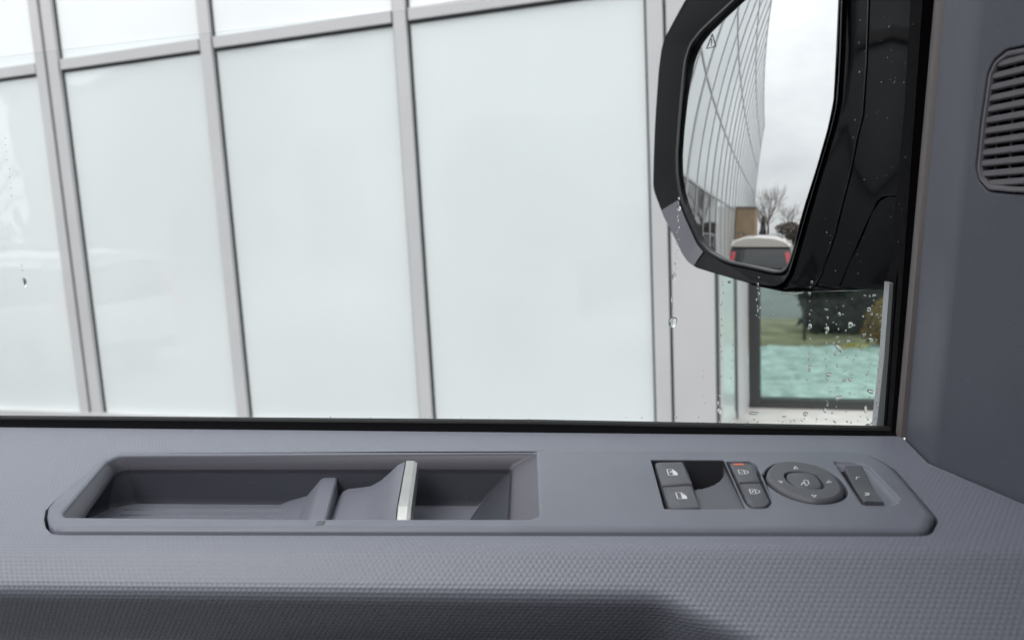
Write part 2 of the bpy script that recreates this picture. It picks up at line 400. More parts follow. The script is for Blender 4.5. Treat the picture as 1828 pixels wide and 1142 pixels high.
K_out = closed_px(K_px); KB_out = closed_px(B_px)
H_knob = inset(K_out, -.0015)
H_sel = ccw(fillet(pxz([(1489,823),(1534,826),(1552,834),(1604,889),(1601,897),(1590,901),(1541,901)], ZP), [.001,.006,.008,.004,.003,.004,.002], 5))
holes = [H_poc, H_win, H_loc, H_knob, H_sel]
def hole_lip(h, lip, r):                                             # the opening in the top face is r wider than the hole below it
    return inset(h, -r)
pl = MB()
R_ = [(0, -.158), (0, -.1491), (.0003, -.1486), (.0012, -.1478), (.0024, -.1472), (.0036, ZP)]
pl.loft([at(inset(P_out, d), z) for d, z in R_])
lips = [.0022, .0005, .0006, .0008, .0012]
tops = [inset(h, -r) for h, r in zip(holes, lips)]
pl.poly(at(inset(P_out, .0036), ZP), None, [at(t, ZP) for t in tops])
def soft_end(p): q = np.clip((p[0]-onz(925,860,ZP)[0])/.012, 0, 1); return 1-.9*q*q*(3-2*q)
for h, r, dp in zip(holes, lips, (.004, .003, .010, .010, .004)):
    if h is H_poc:
        ff = [soft_end(p) for p in h]; zr = lambda pts, k: [V3(p[0], p[1], ZP-r*k*f) for p, f in zip(pts, ff)]
        pl.loft([at(inset(h, -r), ZP), zr(inset(h, -r*.45), .12), zr(inset(h, -r*.12), .45), zr(h, 1.0), at(h, ZP-dp)]); continue
    pl.loft([at(inset(h, -r), ZP), at(inset(h, -r*.45), ZP-r*.12), at(inset(h, -r*.12), ZP-r*.45), at(h, ZP-r), at(h, ZP-dp)])
pl.build('switch_plate', M_plate, D, 35)
# ---- storage pocket
def ring_px(pts, z, n): # resampled closed ring from photo points on plane z
    return pts
zb1, zfl = -.1560, -.1815
r0 = at(H_poc, ZP-.004)
pk = MB()
def key8(pl_): return ccw(fillet(pl_, .004, 5))
k1 = [(126,912),(133,921.5),(560,924.5),(930,926),(914,833),(226,834),(205,840)]
k0 = [(112,914),(117,922),(560,925),(962,927),(957,806),(214,811),(190,822)]
q0 = pxz(k0, ZP); q1 = pxz(k1, zb1)
q1[0] = q0[0]+np.array([.006, .0015]); q1[1] = q0[1]+np.array([.006, .003]); q1[2] = q0[2]+np.array([0, .003]); q1[3] = q0[3]+np.array([-.016, .003])
q2 = pxz([(0,0)]*0, zfl)
bw = lambda x: onz(x, 833.5, zb1)[1]-.0015
fl_l = onz(237, 901, zfl); fl_r = onz(869, 893, zfl)
q2 = [q1[0]+np.array([.030, .002]), q1[1]+np.array([.030, .001]), q1[2]+np.array([0, .001]), onz(872, 922, zfl)[:2]*1.0, fl_r[:2], fl_l[:2], fl_l[:2]+np.array([-.006, -.008])]
q2[3] = np.array([fl_r[0]-.002, q1[3][1]+.001]); 
q2[4] = np.array([fl_r[0], bw(900)]); q2[5] = np.array([fl_l[0], bw(230)]); q2[6] = np.array([fl_l[0]-.012, bw(230)-.008])
def rnd(q, r): return ccw(fillet(q, [.003,.002,0,.004,.003,.008,.010], 5))
q2[0] = np.array([q2[6][0]-.018, q1[0][1]+.004]); q2[1] = np.array([q2[0][0]+.004, q1[1][1]+.001])
rings = [rnd(q0, 0), rnd(q1, 0), rnd(q2, 0)]
ra, rb, rc = [np.array(r) for r in rings]
L3 = []
def lr(a, b, t): return a*(1-t)+b*t
fz = np.array([ZP-.0022*soft_end(p) for p in ra])
L3.append([V3(*p, z) for p, z in zip(ra, fz)])
L3.append([V3(*lr(ra[i], rb[i], .85), lr(fz[i], zb1, .75)) for i in range(len(ra))])
L3.append([V3(*lr(ra[i], rb[i], 1.0), zb1-.0015) for i in range(len(ra))])
L3.append([V3(*lr(rb[i], rc[i], .06), zb1-.0045) for i in range(len(ra))])
L3.append([V3(*lr(rb[i], rc[i], .90), zfl+.0045) for i in range(len(ra))])
L3.append([V3(*lr(rb[i], rc[i], .97), zfl+.0016) for i in range(len(ra))])
L3.append([V3(*(rc[i]+(rc.mean(0)-rc[i])*.012), zfl) for i in range(len(ra))])
M_bevel_shade = mat('shaded_bevel_plastic', (.098, .096, .118), .5, bump=.12, bscale=1800); xe = onz(935, 860, ZP)[0]; nr = len(ra)  # back bevel toned between plate and walls, shading put into the colour
def band(rings_, pick, name, m):
    mb = MB(); mb.v = [np.asarray(p, float) for r in rings_ for p in r]
    for k in range(len(rings_)-1):
        for i in range(nr):
            j = (i+1) % nr
            if pick is None or pick(i, j): mb.f.append((k*nr+i, k*nr+j, (k+1)*nr+j, (k+1)*nr+i))
    return mb
is_end = lambda i, j: ra[i][0] > xe and ra[j][0] > xe
mb = band(L3[2:], lambda i, j: not is_end(i, j), 0, 0); mb.poly(L3[-1], (len(L3)-3)*nr); pocket = mb.build('storage_pocket', M_pocket_shade, D, 50)
band(L3[:4], lambda i, j: not is_end(i, j), 0, 0).build('pocket_bevel', M_bevel_shade, D, 60)
band(L3, is_end, 0, 0).build('pocket_end', M_plate, D, 45)
rb_ = MB()
for y in (909.5, 919):
    a = onz(222 if y < 915 else 215, y, zfl+.0004)[:2]; b = onz(512, y+.8, zfl+.0004)[:2]
    rb_.tube([V3(*a, zfl+.0004), V3(*b, zfl+.0004)], .0010, 6)
rb_.build('pocket_rib', M_handle, D, 40)
# pocket floor laid again in lighter plastic, its light put into the colour
zm = zfl+.0004
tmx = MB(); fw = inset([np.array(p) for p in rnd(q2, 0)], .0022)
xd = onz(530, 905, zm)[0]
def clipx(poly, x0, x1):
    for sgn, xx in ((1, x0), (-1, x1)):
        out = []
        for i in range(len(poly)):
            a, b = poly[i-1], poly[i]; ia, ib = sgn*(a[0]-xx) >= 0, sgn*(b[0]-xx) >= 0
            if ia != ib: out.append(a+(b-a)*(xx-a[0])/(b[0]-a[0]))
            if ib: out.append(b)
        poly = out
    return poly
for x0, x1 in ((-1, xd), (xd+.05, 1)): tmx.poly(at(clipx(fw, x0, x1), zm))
tmx.build('lit_floor', M_handle, D)
# ---- divider wall inside the pocket
def extr(profile, y0, y1, name, m, parent, bev=.0008, shear=0.0, smooth=40):
    """profile in X-Z swept along Y; y0/y1 near and far; shear = dX per dY"""
    mb = MB(); prof = [np.array(p) for p in profile]
    c = sum(prof)/len(prof); ym = (y0+y1)/2
    def rg(y, s): return [V3(p[0]+(c[0]-p[0])*s*0-(0)+shear*(y-ym)+(bev*0), y, p[1]) for p in prof]
    mb.loft([rg(y0, 0), rg(y1, 0)], True, True, True)
    return mb.build(name, m, parent, smooth)
yb = bw(590); ynr = q1[2][1]+.0005
def onY(x, y, Y): d = ray(x, y); return d*Y/d[1]
dz = onY(590, 852, yb)
f1 = onY(508, 903, yb); f2 = onY(548, 884, yb); f3 = onY(576, 853, yb); f4 = onY(601, 851, yb)
# the walls of divider and handle lean with the photo: near end further left
def lean_px(xf, yf, xn, yn): # slope dX/dY of an edge seen from far (xf,yf) to near (xn,yn), both at the level of the far point
    a = onY(xf, yf, yb); b = onz(xn, yn, a[2]); return (b[0]-a[0])/(b[1]-a[1])
sh = lean_px(600, 852, 581, 922)
def swept(prof, yf, yn, sh, name, m, parent, smooth=35, endround=.0, nseg=10):
    mb = MB(); rings = []
    for k in range(nseg+1):
        y = yf+(yn-yf)*k/nseg
        rings.append([V3(p[0]+sh*(y-yb), y, p[1]) for p in prof])
    mb.loft(rings, True, True, True)
    return mb.build(name, m, parent, smooth)
prof = [(f1[0]-.006, zfl-.001), (f1[0], zfl+.0007), (f1[0]+.004, zfl+.0022), (f2[0], f2[2]), (f3[0]-.002, f3[2]-.0016), (f3[0], f3[2]-.0004), (f3[0]+.0015, f3[2]), (f4[0]-.001, f3[2]), (f4[0], f3[2]-.0008), (f4[0]+.0004, zfl-.001)]
swept(prof, yb+.002, ynr, sh, 'pocket_divider', M_handle, D, 30)
# ---- door handle: a hollow lever with a satin metal edge
H = empty('door_handle', (.0, -.08, 0)); H.parent = D; H.name = 'door_handle'
hy = yb-.004; hn = onz(712, 917, -.1475)[1]+.0
hp = [(606,884),(612,875),(622,870),(645,867.5),(662,865),(680,855),(698,839),(711,827),(719,823),(723.5,822)]
top = [onY(x, y, hy) for x, y in hp]
shh = None
a = onY(735, 823, hy); b = onz(721, 912, a[2]); shh = (b[0]-a[0])/(b[1]-a[1])
th = .0045
tp = [(p[0], p[2]) for p in top]
bt = [(p[0]+.001, p[2]-th-(.010 if i < 4 else .0)) for i, p in enumerate(top)][::-1]
bt[0] = (tp[-1][0], tp[-1][1]-.011); bt[1] = (tp[-2][0]-.001, tp[-2][1]-.0105)
hm = MB(); rings = []
NS = 18
for k in range(NS+1):
    s = k/NS; y = hy+(hn-hy)*s
    er = max(0, (s-.78)/.22); el = max(0, (.06-s)/.06)
    drop = .0045*er**2.2+.0008*el**2
    rings.append([V3(p[0]+shh*(y-hy), y, p[1]-drop*(1.0 if i < len(tp) else .2)) for i, p in enumerate(tp+bt)])
hm.loft(rings, True, True, True)
hb = hm.build('handle_lever', M_handle, D, 45); hb.name = 'door_handle'
bpy.data.objects.remove(H)
c0 = tp[-1]; w = (onY(747, 826, hy)[0]-c0[0])*.98; hz = c0[1]
cp = [(c0[0]+.0004, hz-.0115), (c0[0]+.0004, hz-.0004), (c0[0]+.0009, hz+.0001), (c0[0]+w*.70, hz+.0000), (c0[0]+w*.93, hz-.0012), (c0[0]+w, hz-.0032), (c0[0]+w*.93, hz-.0115)]
rings = []
for k, (s, dr, nx) in enumerate([(-.012, .0035, .22), (-.004, .0008, .06), (0, 0, 0), (.35, 0, 0), (.72, 0, 0), (.845, 0, 0), (.855, .0002, .0), (1.0, .0034, .03), (1.015, .0050, .10)]):
    y = hy+(hn-hy)*s
    rings.append([V3(p[0]+shh*(y-hy)-(p[0]-c0[0])*nx, y, p[1]-dr*(1 if i in (1,2,3,4) else .6 if i == 5 else 0)) for i, p in enumerate(cp)])
cm = MB(); cm.loft(rings, True, True, True); cm.build('chrome_edge', M_chrome, hb, 25)
# small moulded mark on the plate edge
mk = ccw(fillet(pxz([(566,930),(582,929),(577,937),(563,938)], ZP), .001, 3))
mb = MB(); mb.loft([at(mk, ZP), at(inset(mk, .0004), ZP+.0004)], True, False, True); mb.build('moulding_mark', M_key, D, 40)

# ---- keys
def prism(px, ztop, zbot, name, m, r, bev=.0008, parent=D, crown=0.0):
    o = ccw(fillet(pxz(px, ztop), r, 5)); mb = MB()
    mb.loft([at(o, zbot), at(o, ztop-bev), at(inset(o, bev*.3), ztop-bev*.3), at(inset(o, bev), ztop)], True, False, True)
    return mb.build(name, m, parent, 35)
ZK = ZP+.0006
k1o = prism([(1168,824),(1221,823),(1237,863.5),(1181,866)], ZK, ZP-.016, 'window_switch', M_key, [.004,.0006,.0006,.0012], .0012)
k2o = prism([(1182,868),(1238,865.5),(1253,907),(1194,907)], ZK, ZP-.016, 'window_switch', M_key, [.001,.0006,.0006,.004], .0012)
# finger scoop right of the two keys
sc = MB(); w4 = [onz(x, y, ZP)[:2] for x, y in [(1221,820),(1292,820),(1331,908),(1250,908)]]
NU, NV = 48, 48; vs = []; fs = []
for i in range(NU+1):
    for j in range(NV+1):
        u, v = i/NU, j/NV                                            # v: 0 far .. 1 near
        p = lr(lr(w4[0]-np.array([.004,0]), w4[1], u), lr(w4[3]-np.array([.004,0]), w4[2], u), v)
        r = math.hypot(u/.97, v/.56)
        z = ZP-.0012-.004*(1-v)
        if r < 1: z -= .030*math.sqrt(max(0, 1-r**4))
        vs.append(V3(*p, z))
for i in range(NU):
    for j in range(NV):
        a = i*(NV+1)+j; fs.append((a, a+NV+1, a+NV+2, a+1))
def deep(f): return min(vs[i][2] for i in f) < ZP-.010
sc.add(vs, [f for f in fs if not deep(f)]); sc.build('finger_scoop', mat('scoop_plastic', (.095, .099, .120), .45, bump=.1, bscale=2500), D, 40)
sw = MB(); sw.add(vs, [f for f in fs if deep(f)]); hw_ = inset(H_win, .0001); sw.loft([at(hw_, ZP-.0007), at(hw_, ZP-.06)], True, False, True); sw.build('switch_well', mat('well_shade_plastic', (.035, .036, .044), .5), D, 40)  # deep faces get a darker plastic, the shade of the hollow as colour
l1o = prism([(1302,826),(1338,825.5),(1347,832),(1357,859.5),(1318.5,860.5)], ZP+.0010, ZP-.01, 'lock_switch', M_key, [.001,.002,.002,.0006,.0006], .0009)
l2o = prism([(1319.5,862.5),(1358,861.5),(1374.5,895),(1366,903),(1344,904),(1334,896)], ZP+.0010, ZP-.01, 'lock_switch', M_key, [.0006,.0006,.002,.002,.003,.002], .0009)
# round mirror adjuster
kb = MB()
def circ(r, z, sq=0.0, n=56, c=KC):
    out = []
    for a in np.linspace(0, 2*math.pi, n, endpoint=False):
        q = (abs(math.cos(a))**(2+sq)+abs(math.sin(a))**(2+sq))**(-1/(2+sq)); out.append(V3(c[0]+r*q*math.cos(a), c[1]+r*q*math.sin(a), z))
    return out
ZN = ZP+.0016
ins = lambda d: inset(K_out, d)
hole_k = inset(KB_out, -.0014); kk = len(K_out); 
kb.loft([at(ins(.0), ZP-.009), at(ins(0), ZN-.0026), at(ins(.0003), ZN-.0014), at(ins(.0010), ZN-.0005), at(ins(.0022), ZN)])
kb.poly(at(ins(.0022), ZN), None, [at(hole_k, ZN)])
kb.loft([at(hole_k, ZN), at(inset(hole_k, .0003), ZN-.0004), at(inset(hole_k, .0004), ZN-.005)])
knob = kb.build('mirror_adjuster', M_key, D, 50)
kb = MB(); kb.loft([at(KB_out, ZN-.006), at(KB_out, ZN-.0010), at(inset(KB_out, .0003), ZN-.0004), at(inset(KB_out, .0010), ZN-.0001)], True, False, True)
kb.build('fold_button', M_key, knob, 50)
# left/right selector: a rocker sunk in a rounded tray
tr_in = inset(H_sel, .0032)
tr = MB(); tr.loft([at(inset(H_sel, .0), ZP-.0012), at(inset(H_sel, .0012), ZP-.0022), at(tr_in, ZP-.0026)], True, False, True); tr.build('selector_tray', M_plate, D, 40)
pk4 = [onz(x, y, ZP)[:2] for x, y in [(1507,834),(1540,834),(1578,899),(1543,897)]]
rk = MB(); rings = []
for k in range(9):
    v = k/8; a = lr(pk4[0], pk4[3], v); b = lr(pk4[1], pk4[2], v)
    zc = ZP-.0012+.0022*(abs(2*v-1)**1.6)
    rings.append([V3(*a, ZP-.006), V3(*a, zc-.0006), V3(*lr(a, b, .05), zc), V3(*lr(a, b, .95), zc), V3(*b, zc-.0006), V3(*b, ZP-.006)])
rk.loft(rings, True, True, True); rocker = rk.build('mirror_selector', M_key, D, 30)
pp = [onz(x, y, ZP)[:2] for x, y in [(1494,836),(1507,835),(1542,897),(1538,898)]]
mb = MB(); mb.add([V3(*pp[0], ZP-.0022), V3(*pp[1], ZP-.0020), V3(*pp[2], ZP-.0020), V3(*pp[3], ZP-.0022)], [(0,1,2,3)]); mb.build('selector_gap', M_dark, D)

# ---- printed symbols (strokes measured on the key faces)
def strokes(lines, z, name, parent, m=M_white, wpx=1.15, fills=()):
    mb = MB()
    for ln in lines:
        P = [onz(x, y, z) for x, y in ln]
        for a, b in zip(P[:-1], P[1:]):
            d = b-a; l = np.linalg.norm(d)
            if l < 1e-7: continue
            d = d/l; wv = wpx/FPX*np.linalg.norm(a)*.72; s = np.array([-d[1], d[0], 0])*wv
            e = d*wv*.6
            mb.add([a-e-s, b+e-s, b+e+s, a-e+s], [(0,1,2,3)])
    for f in fills: mb.poly([onz(x, y, z) for x, y in f])
    if mb.f: return mb.build(name, m, parent)
zk = ZK+.00012
def Q(l): return [q4(*p) for p in l]
strokes([Q([(171,193),(203,193),(232,215),(234,229),(182,229),(171,193)]), Q([(203,193),(211,228)]), Q([(190,205),(203,212)]), Q([(197,203),(190,215)])], zk, 'symbol', k1o, wpx=1.0,
        fills=[Q([(208,200),(226,212),(231,227),(216,227)])])
strokes([Q([(224,334),(258,334),(288,355),(291,371),(237,371),(224,334)]), Q([(256,336),(266,370)])], zk, 'symbol', k2o, wpx=1.0,
        fills=[Q([(262,342),(284,356),(288,369),(270,369)])])
zl = ZP+.00112
strokes([Q([(600,197),(634,197),(644,222),(611,222),(600,197)]), Q([(634,199),(648,201),(660,206),(663,213),(655,219),(645,218)]), Q([(618,208),(627,211)])], zl, 'symbol', l1o, wpx=1.05)
strokes([Q([(668,313),(700,313),(712,341),(679,341),(668,313)]), Q([(702,317),(718,318),(731,325),(730,334),(714,338)]), Q([(684,325),(697,328)]), Q([(691,321),(689,332)])], zl, 'symbol', l2o, wpx=1.05)
strokes([], zl, 'indicator', l1o, M_orange, fills=[Q([(574,158),(634,158),(637,168),(577,168)])])
zn = ZN+.00012
for tri in ([(946,175),(939,192),(964,190)], [(1150,262),(1137,275),(1165,272)], [(846,263),(868,265),(862,276)], [(1045,348),(1073,350),(1062,362)]):
    strokes([Q(tri+tri[:1])], zn, 'symbol', knob, wpx=1.05)
strokes([Q([(998,264),(1005,256),(1023,262),(1030,282),(1004,286),(998,264)]), Q([(984,289),(988,277),(1000,270),(1008,276)]), Q([(1010,287),(1014,293),(1021,289)])], ZN+.0001, 'symbol', knob, wpx=1.0)
strokes([Q([(1315,253),(1318,239),(1337,241)])], ZP+.0004, 'letter', rocker, wpx=1.05)
strokes([Q([(1366,336),(1392,336),(1392,346),(1385,352),(1379,346),(1379,337)]), Q([(1379,346),(1368,352)])], ZP+.0004, 'letter', rocker, wpx=1.05)

# ---- armrest: level top, bent edge, sloping face with a hollow below on the left
cre = [onz(0, 968, ZA)[:2], onz(1828, 968, ZA)[:2]]
cd = unit(cre[1]-cre[0]); cn = np.array([cd[1], -cd[0]])              # cn points to the camera side
NX = 230; X0, X1 = -.85, .30
ss = np.linspace((X0-cre[0][0])/cd[0], (X1-cre[0][0])/cd[0], NX)
crest = [cre[0]+cd*s for s in ss]
TH1 = math.radians(40)
def s_of(x, y):   # distance down the sloping face where a sight line meets it
    # plane of the slope: through crest, direction cos*cn - sin*z (bend offset ignored)
    sl = V3(cn[0]*math.cos(TH1), cn[1]*math.cos(TH1), -math.sin(TH1)); c3 = V3(*cre[0], ZA); dd = V3(*cd, 0)
    n = np.cross(dd, sl); P = onp(x, y, n, n@c3); return (P-c3)@dd, (P-c3)@sl
BEND = .010
sL = s_of(500, 1021)[1]+BEND*.45; xa = s_of(1165, 1030)[0]; xb, sB = s_of(1410, 1150); sR = s_of(1500, 1128)[1]+BEND*.45
sLa = s_of(0, 1034)[1]+BEND*.45; xl = s_of(0, 1034)[0]
def turn(x):
    base = sL
    t = np.clip((x-xa)/(xb-xa), 0, 1.0)
    k = .018; m = (x-xa)/(xb-xa)
    sm = 0 if m < -k*4 else (m if m > .25 else ((m+.072)/.322)**2*.25)
    return min(base+(sB-base)*max(0, sm), sR)
NS_ = 110; SMAX = .26
sv = np.concatenate([np.linspace(0, .014, 14), np.linspace(.014, .09, 90)[1:], np.linspace(.09, SMAX, 30)[1:]])
vs = []; uv = []
TURN_W = .014
for i, c in enumerate(crest):
    x = ss[i]; st = turn(x); p = np.array([0.0, 0.0]); ps = 0
    for j, s in enumerate(sv):
        sm = (s+ps)/2; ds = s-ps; ps = s
        th = TH1*np.clip(sm/BEND, 0, 1)
        q = np.clip((sm-st)/TURN_W, 0, 1); q = q*q*(3-2*q)
        th = th+(math.radians(112)-TH1)*q
        q2_ = np.clip((sm-st-.035)/.03, 0, 1); th = th-math.radians(30)*q2_
        p = p+ds*np.array([math.cos(th), -math.sin(th)])
        vs.append(V3(c[0]+cn[0]*p[0], c[1]+cn[1]*p[0], ZA+p[1])); uv.append((x, s))
ns = len(sv); fs = [(i*ns+j, i*ns+j+1, (i+1)*ns+j+1, (i+1)*ns+j) for i in range(NX-1) for j in range(ns-1)]
F0, F1, F2 = onz(1612, 778, ZA)[:2], onz(1660, 826, ZA)[:2], onz(1828, 897, ZA)[:2]
F3 = F2+(F2-F1)*1.2
base = len(vs)
outer = [np.array([X0, .509]), *[np.array([x, .509]) for x in (-.5, -.2)], F0+np.array([-.0012, .0]), F1+np.array([-.0013, -.0004]), F2+np.array([-.0014, -.0008]), F2+(F2-F1)*.6+np.array([-.0014, -.0008]), np.array([X1, crest[-1][1]+.02])] 
outer_r = outer[::-1]
near = crest                                                        # left to right
loop = [np.array(p) for p in near]+[np.array(p) for p in outer_r]
hole = inset(P_out, -.0017)
tri = tessellate_polygon([[Vector((*p, ZA)) for p in loop], [Vector((*p, ZA)) for p in hole]])
idx = [i*ns for i in range(NX)]
def tuv(p): q = np.array(p)-cre[0]; return (q@cd, q@cn)
for p in outer_r: idx.append(len(vs)); vs.append(V3(*p, ZA)); uv.append(tuv(p))
for p in hole: idx.append(len(vs)); vs.append(V3(*p, ZA)); uv.append(tuv(p))
fs += [tuple(idx[i] for i in t) for t in tri]
hb_ = [idx[NX+len(outer_r)+i] for i in range(len(hole))]
b0 = len(vs)
for p in inset(P_out, -.0016): vs.append(V3(*p, ZA-.012)); uv.append(tuv(p))
for i in range(len(hole)):
    j = (i+1) % len(hole); fs.append((hb_[i], hb_[j], b0+j, b0+i))
arm = newobj('armrest', vs, fs, M_grain, D, None, uv)
bm = bmesh.new(); bm.from_mesh(arm.data); bmesh.ops.recalc_face_normals(bm, faces=bm.faces); bm.to_mesh(arm.data); bm.free()
for p in arm.data.polygons: p.use_smooth = True
arm.data.set_sharp_from_angle(angle=math.radians(50))
mb = MB(); mb.box((X0, .30, -.235), (.30, .507, -.20)); mb.build('door_core', M_dark, D)

# ---- window: seals, glass, front guide
ZB_l = -.1425
sl_ = MB()
xs = np.linspace(-.85, .1435, 30)
def seal_section(x):
    zt = -.1432-.0010*np.clip((x+.55)/.7, 0, 1)-.0028*np.clip((x+.1)/.25, 0, 1)
    return zt
rings = []
for x in xs:
    zt = seal_section(x)
    rings.append([V3(x, .5085, ZA-.02), V3(x, .5085, ZA+.0006), V3(x, .5105, ZA+.0016), V3(x, .5130, zt-.0022), V3(x, .5140, zt-.0004), V3(x, .5150, zt), V3(x, .5200, zt-.0002), V3(x, .5208, zt-.02)])
sl_.loft(rings, True, True, True); sl_.build('window_seal', M_flock, D, 40)
lp = MB(); lp.loft([[V3(r[5][0], y, r[5][2]+z) for y, z in ((.5132,-.0034),(.5136,-.0008),(.5148,.0004),(.5200,.0004),(.5206,-.004))] for r in rings], True, True, True); lp.build('seal_lip', M_rubber, D, 40)
YG = .525
gp = [(-.85, -.20), (onp(1597, 764, V3(0,1,0), YG)[0], -.20)]
gl = MB()
g0 = onp(1602, 764, V3(0,1,0), YG); g1 = onp(1660, -90, V3(0,1,0), YG)
out = [V3(-.85, YG, -.17), V3(g0[0], YG, -.17), V3(g1[0], YG, g1[2]), V3(-.85, YG, g1[2])]
gl.loft([out, [p+V3(0, .004, 0) for p in out]], True, True, True)
glass = gl.build('window_glass', M_glass, D)
def yplane(pxs, Y): return [onp(x, y, V3(0,1,0), Y) for x, y in pxs]
def slab(pxs, Y, th, name, m, parent=D, smooth=30):
    a = yplane(pxs, Y); mb = MB(); mb.loft([a, [p+V3(0, th, 0) for p in a]], True, True, True); return mb.build(name, m, parent, smooth)
slab([(1591,772),(1613,782),(1630,560),(1669,-5),(1676,-110),(1656,-110),(1647,0),(1607,560)], .513, .010, 'front_guide', M_flock)
slab([(1564,768),(1580,768),(1590,640),(1598,520),(1599,505),(1588,505),(1578,640)], .536, .012, 'guide_channel', M_channel)
slab([(1579.5,780),(1607,780),(1616,480),(1640,180),(1657,-110),(1649,-110),(1632,180),(1604,480),(1599,500),(1590,640)], .531, .02, 'guide_channel', M_flock)
mb = MB(); mb.tube(yplane([(1656,14),(1652,40),(1643,58),(1638,78),(1634,130),(1628,240),(1621,350),(1615,430),(1611,500)], .5305), .0007, 6); mb.build('guide_lip', M_channel, D, 60)
# outer door skin below the belt, seen only from outside
mb = MB(); mb.loft([[V3(x, y, z) for y, z in ((.5215,-.19),(.545,-.185),(.575,-.24),(.60,-.5),(.56,-1.2),(.53,-1.2),(.53,-.3))] for x in (-.95, .32)], True, True, True); mb.build('outer_skin', M_paint, D, 30)

# ---- inner trim in front of the window, with the speaker grille
def plane3(a, b, c): n = unit(np.cross(b-a, c-a)); return n, n@a
f0, f1, f2 = V3(*F0, ZA), V3(*F1, ZA), V3(*F2, ZA)
nM, cM = plane3(f1, f2, f1+V3(.02, 0, 1))
if nM[0] > 0: nM, cM = -nM, -cM                                      # faces back towards the camera
T1 = onp(1750, -60, nM, cM)
nF, cF = plane3(f0, f1, T1)
gr_px = [(1747,322),(1743,300),(1751,222),(1764,132),(1775,108),(1797,90),(1828,84),(1900,74),(1960,68),(1985,100),(1985,330),(1960,352),(1890,349),(1805,345),(1764,341)]
g3 = [onp(x, y, nM, cM) for x, y in gr_px]
ax = unit(f2-f1); ax[2] = 0; ax = unit(ax); az = unit(np.cross(ax, nM)); az = az if az[2] > 0 else -az
O = f1
def to2(P): return np.array([(P-O)@ax, (P-O)@az])
def to3(p, d=0.0): return O+ax*p[0]+az*p[1]+nM*d
gl2 = ccw(fillet([to2(p) for p in g3], .006, 5))
body = [(1660,827),(1828,898),(2150,1030),(2150,-70),(1750,-60)]
b3 = [onp(x, y, nM, cM) for x, y in body]
tm = MB()
axd = ax if (f2-f1)@ax > 0 else -ax
NB = 12
fold = [lr(b3[0], b3[4], k/NB) for k in range(NB+1)]; Bf = [p+axd*.0055 for p in fold]
dn = unit(b3[1]-b3[0])*.004-V3(0, 0, .012)
tm.poly([to3(to2(p)) for p in [Bf[0], b3[1], b3[2], b3[3], Bf[NB]]], None, [[to3(p) for p in inset(gl2, -.0012)]])
tm.loft([[to3(p) for p in inset(gl2, -.0012)], [to3(p, -.0006) for p in inset(gl2, -.0006)], [to3(p, -.004) for p in inset(gl2, -.0005)]])
fc = [onp(x, y, nF, cF) for x, y in [(1616,781),(1693,-60)]]
left = [lr(fc[0], fc[1], k/NB) for k in range(NB+1)]; right = fold
cols = [left, [lr(l, r, .08) for l, r in zip(left, right)], [lr(l, r, .5) for l, r in zip(left, right)]]
for q in np.linspace(0, 1, 9): cols.append([(1-q)**2*lr(l, r, .70)+2*q*(1-q)*r+q*q*b for l, r, b in zip(left, right, Bf)])
tm.loft(cols, closed=False)
tm.loft([[c[0] for c in cols]+[b3[1]], [c[0]-V3(0,0,.012) for c in cols]+[b3[1]-V3(0,0,.012)]], closed=False)
trim = tm.build('corner_trim', M_panel, D, 15)
mb = MB(); mb.loft([[to3(to2(p), d) for p in b3] for d in (-.012, -.03)], True, True, True); mb.build('trim_light_block', M_dark, D)  # unseen backing added behind the trim to stop light leaking through
# pillar edge strip between trim and window guide
st_l = [lr(onp(1599, 776, V3(0,1,0), .5125), onp(1673, -60, V3(0,1,0), .5125), k/NB) for k in range(NB+1)]
pm = MB(); pm.loft([[p+V3(0,.02,0) for p in st_l], st_l, [lr(a, b, .25)+V3(-.0016, -.0006, 0) for a, b in zip(st_l, left)], [lr(a, b, .8)+V3(-.0016,-.0006,0) for a, b in zip(st_l, left)], [p+V3(.0006,.0003,0) for p in left], [p+V3(.004,.004,0) for p in left]], closed=False)
pm.build('pillar_strip', M_pillar, D, 40)
# bottom gap under the trim
mb = MB(); mb.poly([V3(*p, ZA-.0035) for p in (F0+np.array([.0,.01]), F1+np.array([.01,.01]), F2+np.array([.02,0]), F3+np.array([.03,0]), F3-np.array([.004,0]), F2-np.array([.0012,.0]), F1-np.array([.0010,.0004]), F0-np.array([.001,.0]))]); 
# grille: rim, ribs behind, slats in front
sg = empty('speaker_grille', (0, 0, 0)); bpy.data.objects.remove(sg)
rim_o, rim_i = inset(gl2, .0004), inset(gl2, .0032)
rm = MB(); rm.loft([[to3(p, -.004) for p in rim_o], [to3(p, -.0004) for p in rim_o], [to3(p, .0006) for p in inset(gl2, .0012)], [to3(p, .0005) for p in inset(gl2, .0024)], [to3(p, -.0005) for p in rim_i], [to3(p, -.006) for p in rim_i]])
grille = rm.build('speaker_grille', M_grille, D, 35)
mb = MB(); mb.poly([to3(p, -.0105) for p in gl2]); mb.build('speaker_cone', M_dark, grille)
gx0 = min(p[0] for p in gl2); gx1 = max(p[0] for p in gl2)
def span(poly, z):
    xs_ = []
    for i in range(len(poly)):
        a, b = poly[i], poly[(i+1) % len(poly)]
        if (a[1]-z)*(b[1]-z) < 0: xs_.append(a[0]+(b[0]-a[0])*(z-a[1])/(b[1]-a[1]))
    return (min(xs_), max(xs_)) if len(xs_) > 1 else None
def spanx(poly, x):
    return span([np.array([p[1], p[0]]) for p in poly], x)
ypx = [113.5, 133, 152.5, 172, 191, 210.5, 230, 249.5, 269, 288.5, 308, 326]
